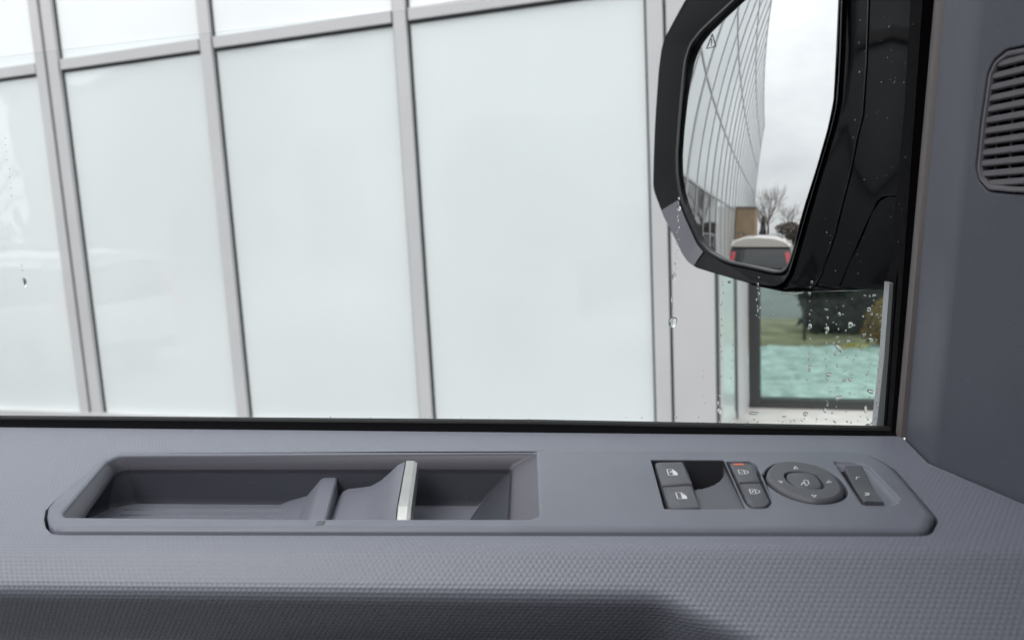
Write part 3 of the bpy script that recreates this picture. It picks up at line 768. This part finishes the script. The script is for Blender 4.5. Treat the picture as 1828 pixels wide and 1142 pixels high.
for yy in ypx:
    c = to2(onp(1785, yy, nM, cM)); hgt = .00172; bx = []
    a = span(rim_i, c[1])
    if a is None: continue
    x0, x1 = a[0]-.0006, a[1]+.0006
    sm = MB(); sec = [(-hgt, -.0032), (-hgt, -.0012), (-hgt*.6, -.0002), (hgt*.6, -.0002), (hgt, -.0012), (hgt, -.0032)]
    sm.loft([[to3((x, c[1]+h), d) for h, d in sec] for x in (x0, x1)], True, True, True); sm.build('slat', M_grille, grille, 30)
pitch = (to2(onp(1812, 200, nM, cM))-to2(onp(1785, 200, nM, cM)))[0]
kx = gx0+pitch*.75
while kx < gx1-.002:
    a = spanx(rim_i, kx)
    if a:
        sm = MB(); hw = .00085
        sm.loft([[to3((kx+h, y), d) for h, d in ((-hw,-.0095),(-hw,-.0048),(hw,-.0048),(hw,-.0095))] for y in (a[0]-.0005, a[1]+.0005)], True, True, True); sm.build('grille_rib', M_panel, grille)
    kx += pitch
# tray behind the slats that closes every second gap, partly broken through to the speaker
mb = MB(); mb.poly([to3(p, -.0068) for p in inset(gl2, .0005)]); 

# ---- side mirror
MC = unit(ray(1350, 250))*.75
_yw, _pt, RM = math.radians(36.75), math.radians(5.5), 1.15
MN = V3(-math.cos(_yw)*math.cos(_pt), -math.sin(_yw)*math.cos(_pt), math.sin(_pt)); MO = MC-MN*RM
def on_sphere(x, y, lift=0.0):
    d = unit(ray(x, y)); R_s = RM+lift; b = d@MO; return d*(b-math.sqrt(b*b-(MO@MO-R_s*R_s)))
G_px = [(1213,313),(1217,340),(1223,363),(1232,386),(1242,409),(1252,430),(1267,447),(1286,458.5),(1307,466),(1349,475),(1380,481.5),(1393,482),(1401,477),(1408,466),(1415,446),(1425,405),(1437,363),(1457,300),(1477,230),(1487.5,178),(1492,96),(1496,0),(1497,-60),(1488,-84),(1462,-92),(1400,-84),(1362,-50),(1319,0),(1258,57),(1238,82),(1229,111),(1221,172),(1215,230),(1212,280)]
def dens(pts, k=6):
    out = []; n = len(pts)
    for i in range(n):
        p0, p1, p2, p3 = [np.array(pts[(i+q) % n], float) for q in (-1, 0, 1, 2)]
        for t in np.arange(k)/k:
            out.append(.5*(2*p1+(p2-p0)*t+(2*p0-5*p1+4*p2-p3)*t*t+(3*p1-p0-3*p2+p3)*t**3)*.35+.65*(p1*(1-t)+p2*t))
    return out
def mplane(x, y, off): return onp(x, y, MN, MN@MC+off)
GP = dens(G_px, 4); gc = np.mean(GP, 0)
SM = MB(); 
# housing
def scale_px(pts, d): # grow a closed photo outline outwards by d pixels
    q = [np.array(p) for p in pts]; cc = ccw(q); r = inset(cc, -d); return r if cc is q else r[::-1]
R2_px = [(1166,329),(1169,345),(1185,387),(1203,422),(1217,451),(1227,466),(1244,478),(1290,492),(1339,506),(1375,511),(1388,510),(1399,503),(1409,488),(1420,451),(1434,401),(1446,360),(1467,290),(1486,225),(1496,178),(1501,90),(1504,0),(1506,-70),(1494,-98),(1462,-108),(1390,-104),(1330,-88),(1268,-52),(1224,0),(1188,66),(1181,88),(1176,126),(1172,180),(1169,230),(1167,285)]
R1_px = [(1206,306),(1210,338),(1216,362),(1226,388),(1237,412),(1247,434),(1262,452),(1283,465),(1305,473),(1347,482),(1380,489),(1396,488.5),(1405,482),(1411,469),(1418.5,447),(1428.5,405),(1441,361),(1461,300),(1481,230),(1491.5,178),(1496,96),(1499.5,0),(1501,-62),(1491,-89),(1462,-97),(1397,-90),(1357,-56),(1313,-6),(1251,52),(1231,78),(1221,108),(1214,170),(1209,230),(1206,270)]
assert len(R1_px) == len(R2_px) == len(G_px)
r2 = dens(R2_px, 4); r1 = dens(R1_px, 4); rg = dens(G_px, 4)
rim2 = [mplane(*p, .0) for p in r2]; rim1 = [mplane(*p, -.006) for p in r1]
C2 = np.mean(rim2, 0)
back = -MN
hs = MB(); rmm = MB()
lipA = [mplane(*p, -.0045) for p in scale_px(r2, -4)] 
rmm.loft([[p-MN*.010 for p in rim1], rim1, [lr(a, b, .90)+MN*.0005 for a, b in zip(rim1, rim2)], [lr(a, b, .98)+MN*.0002 for a, b in zip(rim1, rim2)], rim2])
ring_list = [rim2]
for d, s in ((.003, 1.0), (.020, .995), (.045, .97), (.075, .90), (.095, .76), (.105, .5), (.108, .15)):
    ring_list.append([C2+(p-C2)*s+back*d for p in rim2])
hs.loft(ring_list, True, False, True)
mir = hs.build('side_mirror', M_gloss, D, 30)
rmm.build('mirror_rim', M_rimg, mir, 30)
# bezel ring between rim and glass
lr_m = mat('rim_reflection_satin', (.11, .108, .12), .18, metal=1.0); fr = MB(); A_, B_ = np.array(r1), np.array(r2)  # paler facet laid over the rim in place of a bright reflection
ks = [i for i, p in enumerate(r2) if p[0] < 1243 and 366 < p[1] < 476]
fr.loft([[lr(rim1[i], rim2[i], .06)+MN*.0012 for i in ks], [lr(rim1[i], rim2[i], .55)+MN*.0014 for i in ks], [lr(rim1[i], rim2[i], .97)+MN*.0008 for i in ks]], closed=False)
fr.build('rim_reflection', lr_m, mir, 60)
bz = MB(); gi = [on_sphere(*p) for p in rg]
bz.loft([[mplane(*p, -.005) for p in dens(R1_px, 4)], [lr(mplane(*p, -.003), on_sphere(*q, .003), .35) for p, q in zip(dens(R1_px, 4), rg)], [lr(mplane(*p, -.003), on_sphere(*q, .0028), .75) for p, q in zip(dens(R1_px, 4), rg)], [on_sphere(*q, .0008) for q in rg], [p-MN*.003 for p in gi]])
bz.build('bezel', M_bezel, mir, 50)
# reflecting glass: a convex cap
ggr = scale_px(rg, .8)
K = 26; vs = [on_sphere(*gc)]; fs = []; n = len(ggr)
for k in range(1, K+1): vs += [on_sphere(*(gc+(np.array(p)-gc)*k/K)) for p in ggr]
for i in range(n):
    j = (i+1) % n; fs.append((0, 1+i, 1+j))
    for k in range(K-1):
        a = 1+k*n; fs.append((a+i, a+n+i, a+n+j, a+j))
mg = newobj('mirror_glass', vs, fs, M_mirror, mir)
for p in mg.data.polygons: p.use_smooth = True
mg.data.normals_split_custom_set_from_vertices([tuple(unit(v-MO)) for v in vs])
# etched warning triangle on the mirror glass
wt = MB()
def sstroke(a, b, wpx):
    a = np.array(a, float); b = np.array(b, float); d = unit(b-a); s = np.array([-d[1], d[0]])*wpx/2; e_ = d*wpx*.3
    wt.add([on_sphere(*p, .0004) for p in (a-e_-s, b+e_-s, b+e_+s, a-e_+s)], [(0,1,2,3)])
for a, b in (((1271,61),(1277,83)), ((1277,83),(1261,87)), ((1261,87),(1271,61)), ((1270,70),(1269.5,78)), ((1269.3,80),(1269.2,81.5))): sstroke(a, b, 1.1)
wt.build('warning_triangle', M_etch, mir)
# arm joining the housing to the front corner of the door
arm_a = [(1339,508),(1375,513),(1390,512),(1401,505),(1411,489),(1422,451),(1436,401),(1448,360),(1469,290),(1488,225),(1498,178),(1503,90),(1506,0),(1508,-70),(1500,-100)]
seamx = [(1400,521),(1425,523),(1440,520),(1455,510),(1466,490),(1478,455),(1490,420),(1500,380),(1518,310),(1530,250),(1541,205),(1547,110),(1551,0),(1553,-70),(1550,-100)]
endx = [(1600,516),(1602,515),(1603,513),(1604,505),(1606,490),(1608,455),(1611,420),(1614,380),(1620,310),(1627,250),(1632,205),(1642,110),(1652,0),(1659,-70),(1660,-100)]
YE = .545
A0 = [mplane(*p, -.003) for p in arm_a]; E0 = [onp(*p, V3(0,1,0), YE) for p in endx]
def seam_pt(p, k): 
    # bulging middle line: between the housing edge and the door corner
    da, de = np.linalg.norm(A0[k]), np.linalg.norm(E0[k]); x0, x1 = arm_a[k][0], endx[k][0]
    t = (p[0]-x0)/(x1-x0); return unit(ray(*p))*(da*(1-t)+de*t-.006*t*(1-t)*4)
S0 = [seam_pt(p, k) for k, p in enumerate(seamx)]
mid1 = [lr(a, s, .5)-V3(0,.002,0) for a, s in zip(A0, S0)]; mid2 = [lr(s, e_, .5)-V3(0,.001,0) for s, e_ in zip(S0, E0)]
am = MB()
cols = [A0, mid1, S0, mid2, E0]
lf = [V3(0, 0, .020 if k < 5 else 0) for k in range(len(A0))]
backE = [p+V3(.03, .02, 0)+z for p, z in zip(E0, lf)]; backS = [p+V3(.05, .06, .004)+z for p, z in zip(S0, lf)]; backA = [p+V3(.05, .05, .004)+z for p, z in zip(A0, lf)]
rings = [[c[k] for c in cols]+[backE[k], backS[k], backA[k]] for k in range(len(A0))]
am.loft(rings, True, True, True); am.build('mirror_arm', M_gloss, mir, 35)
sm_ = MB(); sm_.tube([p+V3(-.0004,-.0008,0) for p in S0[3:]], .0006, 6); sm_.build('seam', M_bezel, mir, 60)
s2 = [(1498,515),(1512,480),(1530,440),(1545,405),(1557,380),(1568,358),(1578,350),(1606,348)]
def arm_depth(x, y): # interpolate distance between seam line and door corner
    ks = [q[1] for q in endx]; k = min(range(len(endx)), key=lambda i: abs(endx[i][1]-y)); 
    t = (x-seamx[k][0])/(endx[k][0]-seamx[k][0]); return np.linalg.norm(S0[k])*(1-t)+np.linalg.norm(E0[k])*t
sm_ = MB(); sm_.tube([unit(ray(*p))*(arm_depth(*p)-.0035) for p in s2], .0008, 6); sm_.build('seam', M_gloss, mir, 60)

# ---- rain on the outside of the window glass
M_water = bpy.data.materials.new('rain_water'); M_water.use_nodes = True
b_ = M_water.node_tree.nodes['Principled BSDF']; b_.inputs['Transmission Weight'].default_value = 1; b_.inputs['IOR'].default_value = 1.33; b_.inputs['Roughness'].default_value = 0.0
dr = MB(); YD = YG+.0042
def drop(x, y, w, h=None, tilt=0.0, fat=.55):
    h = h or w; c = onp(x, y, V3(0,1,0), YD); sc_ = np.linalg.norm(c)/FPX
    a = w*.5*sc_; b = h*.5*sc_; d = min(a, b)*fat; n = 10; rings = []
    for f, zz in ((1.0, 0.0), (.9, .45), (.62, .80), (.28, .97)):
        rings.append([c+V3(a*f*math.cos(q)+tilt*b*f*math.sin(q), d*zz, b*f*math.sin(q)*(1.0-.25*math.sin(q))) for q in np.linspace(0, 2*math.pi, n, endpoint=False)])
    dr.loft(rings, True, False, True)
R = random.random
for x0, y0, x1, y1, n, w in ((1291,500,1283,745,22,3.2),(1312,590,1305,690,12,1.8),(1256,660,1257,742,10,1.6),(1353,495,1350,570,9,3.2),(1356,520,1357,712,8,2.6),(1381,540,1379,566,4,3),(1447,500,1443,685,15,3.6),(1477,530,1474,700,11,3.4),(1497,560,1492,660,6,4),(1560,530,1546,700,16,3),(1575,560,1566,740,14,2.6),(1214,350,1205,500,18,3.0),(1199,520,1202,560,7,3.2),(8,245,22,360,9,2.2),(38,470,43,490,4,2.6),(1650,40,1617,500,34,2.6),(1640,120,1610,420,16,2.0)):
    for k in range(n):
        t = (k+.5*R())/n; drop(x0+(x1-x0)*t+(R()-.5)*4.5, y0+(y1-y0)*t+(R()-.5)*6, w*(.45+1.0*R()**1.5), w*(.6+1.6*R()**1.5), (R()-.5)*.5)
for x, y, w, h, tl in ((1201,573,15,19,.2),(43,502,8,14,0),(1497,620,9,16,-.5),(1518,578,8,11,0),(1477,586,6,10,0),(1446,581,6,10,0),(1446,656,6,10,0),(1480,668,8,8,0),(1497,709,10,8,.6),(1554,698,10,8,-.5),(1528,698,0.1,.1,0),(1551,551,7,8,0),(1554,605,7,7,-.4),(1284,731,9,12,0),(1346,737,18,6,0),(1438,738,8,8,0),(1473,731,6,9,0),(1545,728,5,14,0),(1460,761,22,5,0),(1550,759,9,7,0),(1303,503,8,6,0),(1273,762,5,5,0),(1400,743,8,3,.5),(1203,493,8,10,.3),(1212,371,8,9,0),(1560,527,6,6,0),(1514,608,6,6,0),(1508,678,8,5,.5),(1518,677,7,6,0)):
    drop(x, y, w, h, tl)
for k in range(70): drop(1478+R()*104-8*R(), 525+R()*215, 1.6+3.0*R()**2, 1.8+3.4*R()**2, (R()-.5)*.8)
for k in range(70):
    y = 20+R()*490; xr = 1655-(y/500)*42; drop(xr-8-R()*(110 if y < 380 else 150), y, 1.2+1.8*R()**2, 1.6+2.4*R()**2)
for k in range(40): drop(1200+R()*380, 742+R()*20, 1.5+2.5*R(), 1.5+2*R())
for k in range(26): drop(R()*1150, 744+R()*4, 1.5+2.0*R(), 1.5+1.5*R())
dr.tube([p+V3(-.002,-.003,-.0006) for p in S0[:4]]+[p+V3(-.002,-.003,-.0012) for p in ()], .0009, 8)
rain = dr.build('raindrops', M_water, None, 60)
tag(rain, 'clear raindrops and runs of water on the outside of the side window', 'raindrops', kind='stuff')

# ================================================================== unseen rest of our vehicle, sized to block and shape the light
CB = D
M_unseen_liner = mat('unseen_cabin_lining', (.30, .29, .29), .8)
def cbx(boxes, name, m):
    mb = MB()
    for a, b in boxes: mb.box(a, b)
    return mb.build(name, m, CB)
RX0, RX1, RY0, RY1 = -1.15, -.10, -.58, .40                             # unseen opening added in the roof to light the armrest
cbx([((-1.9, RY1, .50), (.60, .50, .56)), ((-1.9, -1.45, .50), (.60, RY0, .56)), ((-1.9, RY0, .50), (RX0, RY1, .56)), ((RX1, RY0, .50), (.60, RY1, .56))], 'roof', M_unseen_liner)  # unseen cabin roof round the added opening
cbx([((-1.9, -1.45, -1.15), (1.3, .50, -1.10))], 'unseen_floor', M_unseen_liner)  # pale and unseen, bounces roof light up under the armrest
cbx([((-1.9, -1.50, -1.10), (1.3, -1.45, .10))], 'unseen_far_door', M_dark)
cbx([((-1.95, -1.45, -1.10), (-1.9, .50, -.45))], 'unseen_rear_wall', M_dark)
cbx([((.34, -1.44, -1.10), (1.3, .42, .12))], 'unseen_dashboard', M_key)

# ================================================================== things seen in the mirror: parked cars, trees
M_cream = mat('cream_paint', (.72, .66, .58), .3, coat=1); M_greyp = mat('grey_paint', (.20, .22, .22), .3, coat=1)
M_cglass = mat('car_glass', (.015, .017, .02), .05, coat=1); M_red = mat('tail_red', (.62, .04, .05), .25, coat=1)
M_tyre = mat('tyre', (.02, .02, .02), .8); M_rim = mat('rim', (.5, .5, .52), .3, metal=1); M_trimb = mat('car_trim', (.03, .03, .03), .6)
def suv(paint, label, group=None):
    c = empty('parked_car', (0, 0, 0)); tag(c, label, 'car', group)
    Ln, Wd, Ht = 4.5, .92, 1.70
    # body sections: x, (half width bottom, half width belt, zbottom, zbelt)
    def rr(x, w0, w1, z0, z1): return [V3(x, s*a, z) for s, a, z in ((1,w0*.95,z0),(1,w0,z0+.15),(1,w1,(z0+z1)*.5+.1),(1,w1*.985,z1-.06),(1,w1*.93,z1),(-1,w1*.93,z1),(-1,w1*.985,z1-.06),(-1,w1,(z0+z1)*.5+.1),(-1,w0,z0+.15),(-1,w0*.95,z0))]
    mb = MB(); mb.loft([rr(-2.25,.80,.82,.42,.86), rr(-2.20,.86,.89,.30,1.0), rr(-1.9,.90,.92,.24,1.04), rr(0,.91,.93,.22,1.03), rr(1.0,.91,.93,.22,1.02), rr(1.9,.88,.90,.24,.92), rr(2.2,.80,.82,.30,.80), rr(2.25,.70,.72,.40,.66)], True, True, True); mb.build('body', paint, c, 40)
    def gr(x, w, z0, z1, wt): return [V3(x, s*a, z) for s, a, z in ((1,w,z0),(1,lr(w,wt,.85),lr(z0,z1,.85)),(1,wt*.93,z1),(-1,wt*.93,z1),(-1,lr(w,wt,.85),lr(z0,z1,.85)),(-1,w,z0))]
    mb = MB(); mb.loft([gr(-2.17,.84,1.0,1.06,.84), gr(-1.92,.86,1.0,1.59,.77), gr(-.4,.86,1.0,1.63,.77), gr(.35,.84,1.0,1.58,.72), gr(1.1,.82,1.0,1.03,.80)], True, True, True); mb.build('cabin_glass', M_cglass, c, 30)
    def rf(x, w, z): return [V3(x, s*a, q) for s, a, q in ((1,w*1.03,z-.11),(1,w*.97,z-.06),(1,w*.84,z-.01),(1,w*.5,z+.05),(0,w,z+.07),(-1,w*.5,z+.05),(-1,w*.84,z-.01),(-1,w*.97,z-.06),(-1,w*1.03,z-.11))]
    mb = MB(); mb.loft([rf(-2.04,.74,1.58), rf(-1.9,.80,1.615), rf(-.4,.80,1.64), rf(.3,.76,1.60), rf(.42,.72,1.56)], True, True, True); mb.build('roof', paint, c, 40)
    mb = MB(); mb.tube([(-1.6,.62,1.72),(-1.5,.62,1.755),(-.2,.62,1.755),(-.05,.62,1.70)], .018, 6); mb.build('roof_rail', M_trimb, c)
    mb = MB(); mb.tube([(-1.6,-.62,1.72),(-1.5,-.62,1.755),(-.2,-.62,1.755),(-.05,-.62,1.70)], .018, 6); mb.build('roof_rail', M_trimb, c)
    for s in (1, -1):
        mb = MB(); mb.loft([[V3(x, s*y, z) for x, y in ((-2.27+.3*f,.86-.12*f),(-2.27+.3*f,.74-.12*f),(-2.05+.22*f,.90-.14*f),(-2.05+.22*f,.93-.17*f))] for f, z in ((0,.86),(.15,1.0),(.75,1.34),(.8,1.37))], True, True, True); mb.build('tail_light', M_red, c, 30)
        mb = MB(); mb.loft([[V3(x, s*y, z) for x, y in ((-1.92-f*.20,.79-.07*f*0-.02),(-1.92-f*.20,.70+.06*f),(-1.75-f*.2,.80+.0*f),(-1.75-f*.2,.83))] for f, z in ((1,1.02),(0,1.60))], True, True, True); mb.build('rear_pillar', paint, c, 30)
    mb = MB(); mb.box((-2.29,-.62,.32), (-2.18,.62,.50)); mb.build('bumper', M_trimb, c)
    mb = MB(); mb.box((-2.275,-.26,.72), (-2.24,.26,.84)); mb.build('number_plate', M_line, c)
    for x in (-1.35, 1.38):
        for s in (1, -1):
            mb = MB(); ring = lambda r, y: [V3(x+r*math.cos(q), s*y, .34+r*math.sin(q)) for q in np.linspace(0, 2*math.pi, 20, endpoint=False)]
            mb.loft([ring(.34,.70), ring(.34,.90), ring(.31,.93), ring(.24,.93)], True, True, False); wh = mb.build('wheel', M_tyre, c, 40)
            mb = MB(); mb.loft([ring(.24,.925), ring(.20,.90), ring(.05,.915)], True, False, True); mb.build('rim', M_rim, wh, 40)
    return c
s1 = suv(M_cream, 'cream car with black rear window and red tail lights reflected in the side mirror')
def place(o, t, n, rot): p = fp(t, n, GZ); o.location = tuple(p); o.rotation_euler = (0, 0, rot)
place(s1, -7.6-2.25, 1.26, math.pi-AF); s1.scale = (1, 1.07, .985)
s2c = copy_tree(s1); s2c['label'] = 'grey parked car standing farther back behind the cream car'
for ch in CHILDREN(s2c):
    if ch.name.startswith(('body', 'roof', 'rear_pillar')) and not ch.name.startswith('roof_rail'):
        ch.data = ch.data.copy(); ch.data.materials[0] = M_greyp
place(s2c, -26, 1.1, -AF)

M_bark = mat('bark', (.11, .085, .07), .9, noise=.3, nscale=6); M_twig = mat('twigs', (.20, .17, .15), .9)
M_hedge = mat('hedge_leaf', (.22, .19, .16), .8, noise=.4, nscale=4); M_ever = mat('evergreen_leaf', (.03, .045, .032), .8, noise=.4, nscale=3)
def bare_tree(h, seed, label, group):
    r = random.Random(seed); c = empty('bare_tree', (0, 0, 0)); tag(c, label, 'tree', group)
    tk = MB(); tk.tube([(0,0,0),(.05,0,h*.15),(0,.05,h*.33)], [h*.03, h*.022, h*.018], 8); tk.build('trunk', M_bark, c, 60)
    br = MB()
    def grow(p, d, l, rad, lev):
        q = p+d*l*.5+V3(r.uniform(-.05,.05), r.uniform(-.05,.05), 0)*l; e_ = p+d*l
        br.tube([p, q, e_], [rad, rad*.8, rad*.6], 4 if lev > 1 else 6, False)
        if lev >= 5: return
        for k in range(r.choice((2, 3, 3))):
            dd = unit(d+V3(r.gauss(0,.48), r.gauss(0,.48), r.gauss(.12,.28))); grow(e_ if k else q, dd, l*r.uniform(.58,.85), rad*.58, lev+1)
    for k in range(6):
        a = k*1.05+r.uniform(-.3,.3); grow(V3(0,.05,h*(.22+.02*k)), unit(V3(math.cos(a)*.6, math.sin(a)*.6, 1)), h*.22, h*.011, 0)
    br.build('branches', M_twig, c, 60); return c
tr1 = bare_tree(11.5, 3, 'tall bare winter tree beyond the end of the building, tallest in the mirror', 'bare trees behind the car park')
p = fp(-72, 3.3, GZ); tr1.location = tuple(p)
for i, (t, n, rz, s, lb) in enumerate(((-80,-1.6,1.2,.72,'small bare tree right of the tall bare tree in the mirror'), (-62,4.1,2.5,.62,'short bare tree close to the building end'), (-58,-9,2,.9,'bare tree standing far to the right over the hedge'), (-50,-20,.6,1.1,'bare tree in the clear glazing reflection left of the annex'), (-46,-26,2.6,.9,'lower bare tree in the clear glazing reflection'))):
    c = copy_tree(tr1); c.location = tuple(fp(t, n, GZ)); c.rotation_euler = (0,0,rz); c.scale = (s, s, s); c['label'] = lb
def leaf_mass(n, rx, ry, h, size, cone=0.0, seed=1, z0=0.0):
    r = np.random.default_rng(seed); vs = []; fs = []
    for k in range(n):
        z = r.uniform(0, 1); lim = (1-cone*z)*math.sqrt(max(0, 1-(2*z-1)**4)) if cone < .5 else (1-cone*z)
        a = r.uniform(0, 2*math.pi); q = math.sqrt(r.uniform(.15, 1))*lim*(.85+.25*math.sin(3*a+5*z+seed)); c = V3(rx*q*math.cos(a), ry*q*math.sin(a), z0+h*z)
        u = unit(r.normal(size=3)); w = unit(np.cross(u, r.normal(size=3))); s = size*r.uniform(.5, 1.2); b = len(vs)
        vs += [c-u*s, c+w*s*.5, c+u*s, c-w*s*.5]; fs.append((b, b+1, b+2, b+3))
    m = MB(); m.v = vs; m.f = fs; return m
def shrub(name, label, cat, loc, n, rx, ry, h, size, m, cone=0., seed=1, group=None):
    c = empty(name, loc); tag(c, label, cat, group)
    o = leaf_mass(n, rx, ry, h, size, cone, seed, .1); o.v = [v+np.array(loc) for v in o.v]; o.build('foliage', m, c)
    t = MB(); t.tube([V3(*loc), V3(*loc)+V3(.02,.02,h*.5)], [h*.03, h*.015], 7); t.build('trunk', M_bark, c); return c
shrub('evergreen_tree', 'small dark evergreen beside the foot of the tall bare tree', 'tree', fp(-66, 4.3, GZ), 1800, 1.2, 1.2, 4.2, .22, M_ever, .8, 3)
for i, (t, n, rx, h) in enumerate(((-64,-1.6,3.2,3.1),(-61,-7.5,4,3.0),(-62,-15,5,3.4),(-64,-24,5,3.8),(-58,-33,6,4.0))):
    shrub('hedge', ('brown winter hedge under the small bare tree in the mirror','brown hedge right of the first one, mostly behind the mirror edge','long low hedge across the far car park','taller hedge at the back of the car park','widest hedge at the far corner of the car park')[i], 'hedge', fp(t, n, GZ), 2600, 1.8, rx, h, .30, M_hedge, 0., 11+i)

M_added_render = mat('added_hall_render', (.34, .34, .35), .7, noise=.08, nscale=.6); M_dwin = mat('added_hall_glass', (.16, .17, .18), .2)
OB = empty('added_hall', (-10, -23, GZ)); tag(OB, 'long grey hall added out of view across the car park for its faint reflection in the panels', 'building')  # added unseen building, shaped only for what the panels reflect
mb = MB(); mb.box((-46, -33, GZ), (20, -23, GZ+11)); mb.build('added_wall', M_added_render, OB)
mb = MB(); mb.box((-46.2, -33.2, GZ+11), (20.2, -22.7, GZ+11.4)); mb.build('roof', M_roof, OB)  # roof of the added unseen hall
for k, (x, w) in enumerate(((-33, 7), (-24, 3), (-15.5, 9), (-3.5, 4), (3, 11))):
    mb = MB(); mb.box((x, -23.06, GZ+.6), (x+w, -22.98, GZ+6.2)); mb.build('window', M_dwin, OB)  # window of the added unseen hall
# ================================================================== seen through the clear corner window
M_stone = mat('turquoise_stone', (.66, .80, .77), .6, noise=.3, nscale=7); M_grass = mat('winter_lawn', (.43, .38, .24), .9, noise=.35, nscale=3, bump=.6, bscale=60)
M_road = mat('far_road', (.13, .13, .135), .8, noise=.15, nscale=1)
def gquad(pxs, z, name, m, kind='structure'):
    mb = MB(); mb.poly([onz(x, y, z) for x, y in pxs]); return tag(mb.build(name, m), kind=kind)
gquad([(1335,634),(1850,634),(1900,570),(1310,568)], GZ+.02, 'lawn', M_grass)
gquad([(1335,790),(1900,790),(1900,631),(1335,631)], GZ+.016, 'stone_bed', M_stone)
st = MB(); 
ico = bmesh.new(); bmesh.ops.create_icosphere(ico, subdivisions=2, radius=1.0); ico.verts.ensure_lookup_table(); iv = [np.array(v.co) for v in ico.verts]; jf = [tuple(v.index for v in f.verts) for f in ico.faces]; ico.free()
a0, a1 = onz(1350, 722, GZ), onz(1600, 632, GZ)
for k in range(700):
    y = random.uniform(631, 735); x = random.uniform(1335, 1640); P = onz(x, y, GZ+.03); s = random.uniform(.08, .20)
    if P@FN < NW+.2: continue
    ph = random.uniform(0, 6); d = [1+.18*math.sin(3*v[0]+ph)+.15*math.sin(4*v[1]-ph)+.1*math.sin(5*v[2]+2*ph) for v in iv]
    ca, sa = math.cos(ph), math.sin(ph)
    st.add([P+V3((v[0]*ca-v[1]*sa)*s*1.3*q, (v[0]*sa+v[1]*ca)*s*q, v[2]*s*.55*q) for v, q in zip(iv, d)], jf)
tag(st.build('river_stones', M_stone, None, 60), 'pale turquoise stones heaped in a bed behind the tinted corner window', 'stones', kind='stuff')
post = MB(); b0_ = onz(1436, 610, GZ); post.tube([b0_, b0_+V3(0,0,.55)], .02, 6); tag(post.build('lawn_post', M_frame), 'thin dark post standing in the lawn behind the corner window', 'post')
P = onz(1500, 585, GZ); shrub('evergreen_shrub', 'dark evergreen shrub on the lawn behind the corner window, left one', 'shrub', P-V3(0,0,.35), 3200, .55, .5, 1.9, .10, M_ever, .1, 21)
P = onz(1580, 604, GZ); shrub('evergreen_shrub', 'dark evergreen shrub close to the window edge, larger right one', 'shrub', P+FN*.6-V3(0,0,.45), 5200, 1.0, .7, 2.5, .11, M_ever, .1, 22)
M_lemon = mat('glint_yellow', (.85, .70, .18), .7)  # colour of a yellow glint, built below as a small heap
P = onz(1524, 637, GZ); lm = leaf_mass(160, .16, .12, .12, .05, 0., 31, .02); lm.v = [v+P for v in lm.v]
tag(lm.build('yellow_glint', M_lemon), 'small bright yellow heap standing in for a glint at the edge of the turquoise stones', 'glint', kind='stuff')
M_yel = mat('yellow_leaf', (.42, .25, .07), .8, noise=.3, nscale=5)
P = onz(1592, 632, GZ); shrub('yellow_shrub', 'small ochre leaved shrub in front of the dark evergreen', 'shrub', P, 900, .32, .3, .55, .07, M_yel, .2, 23)
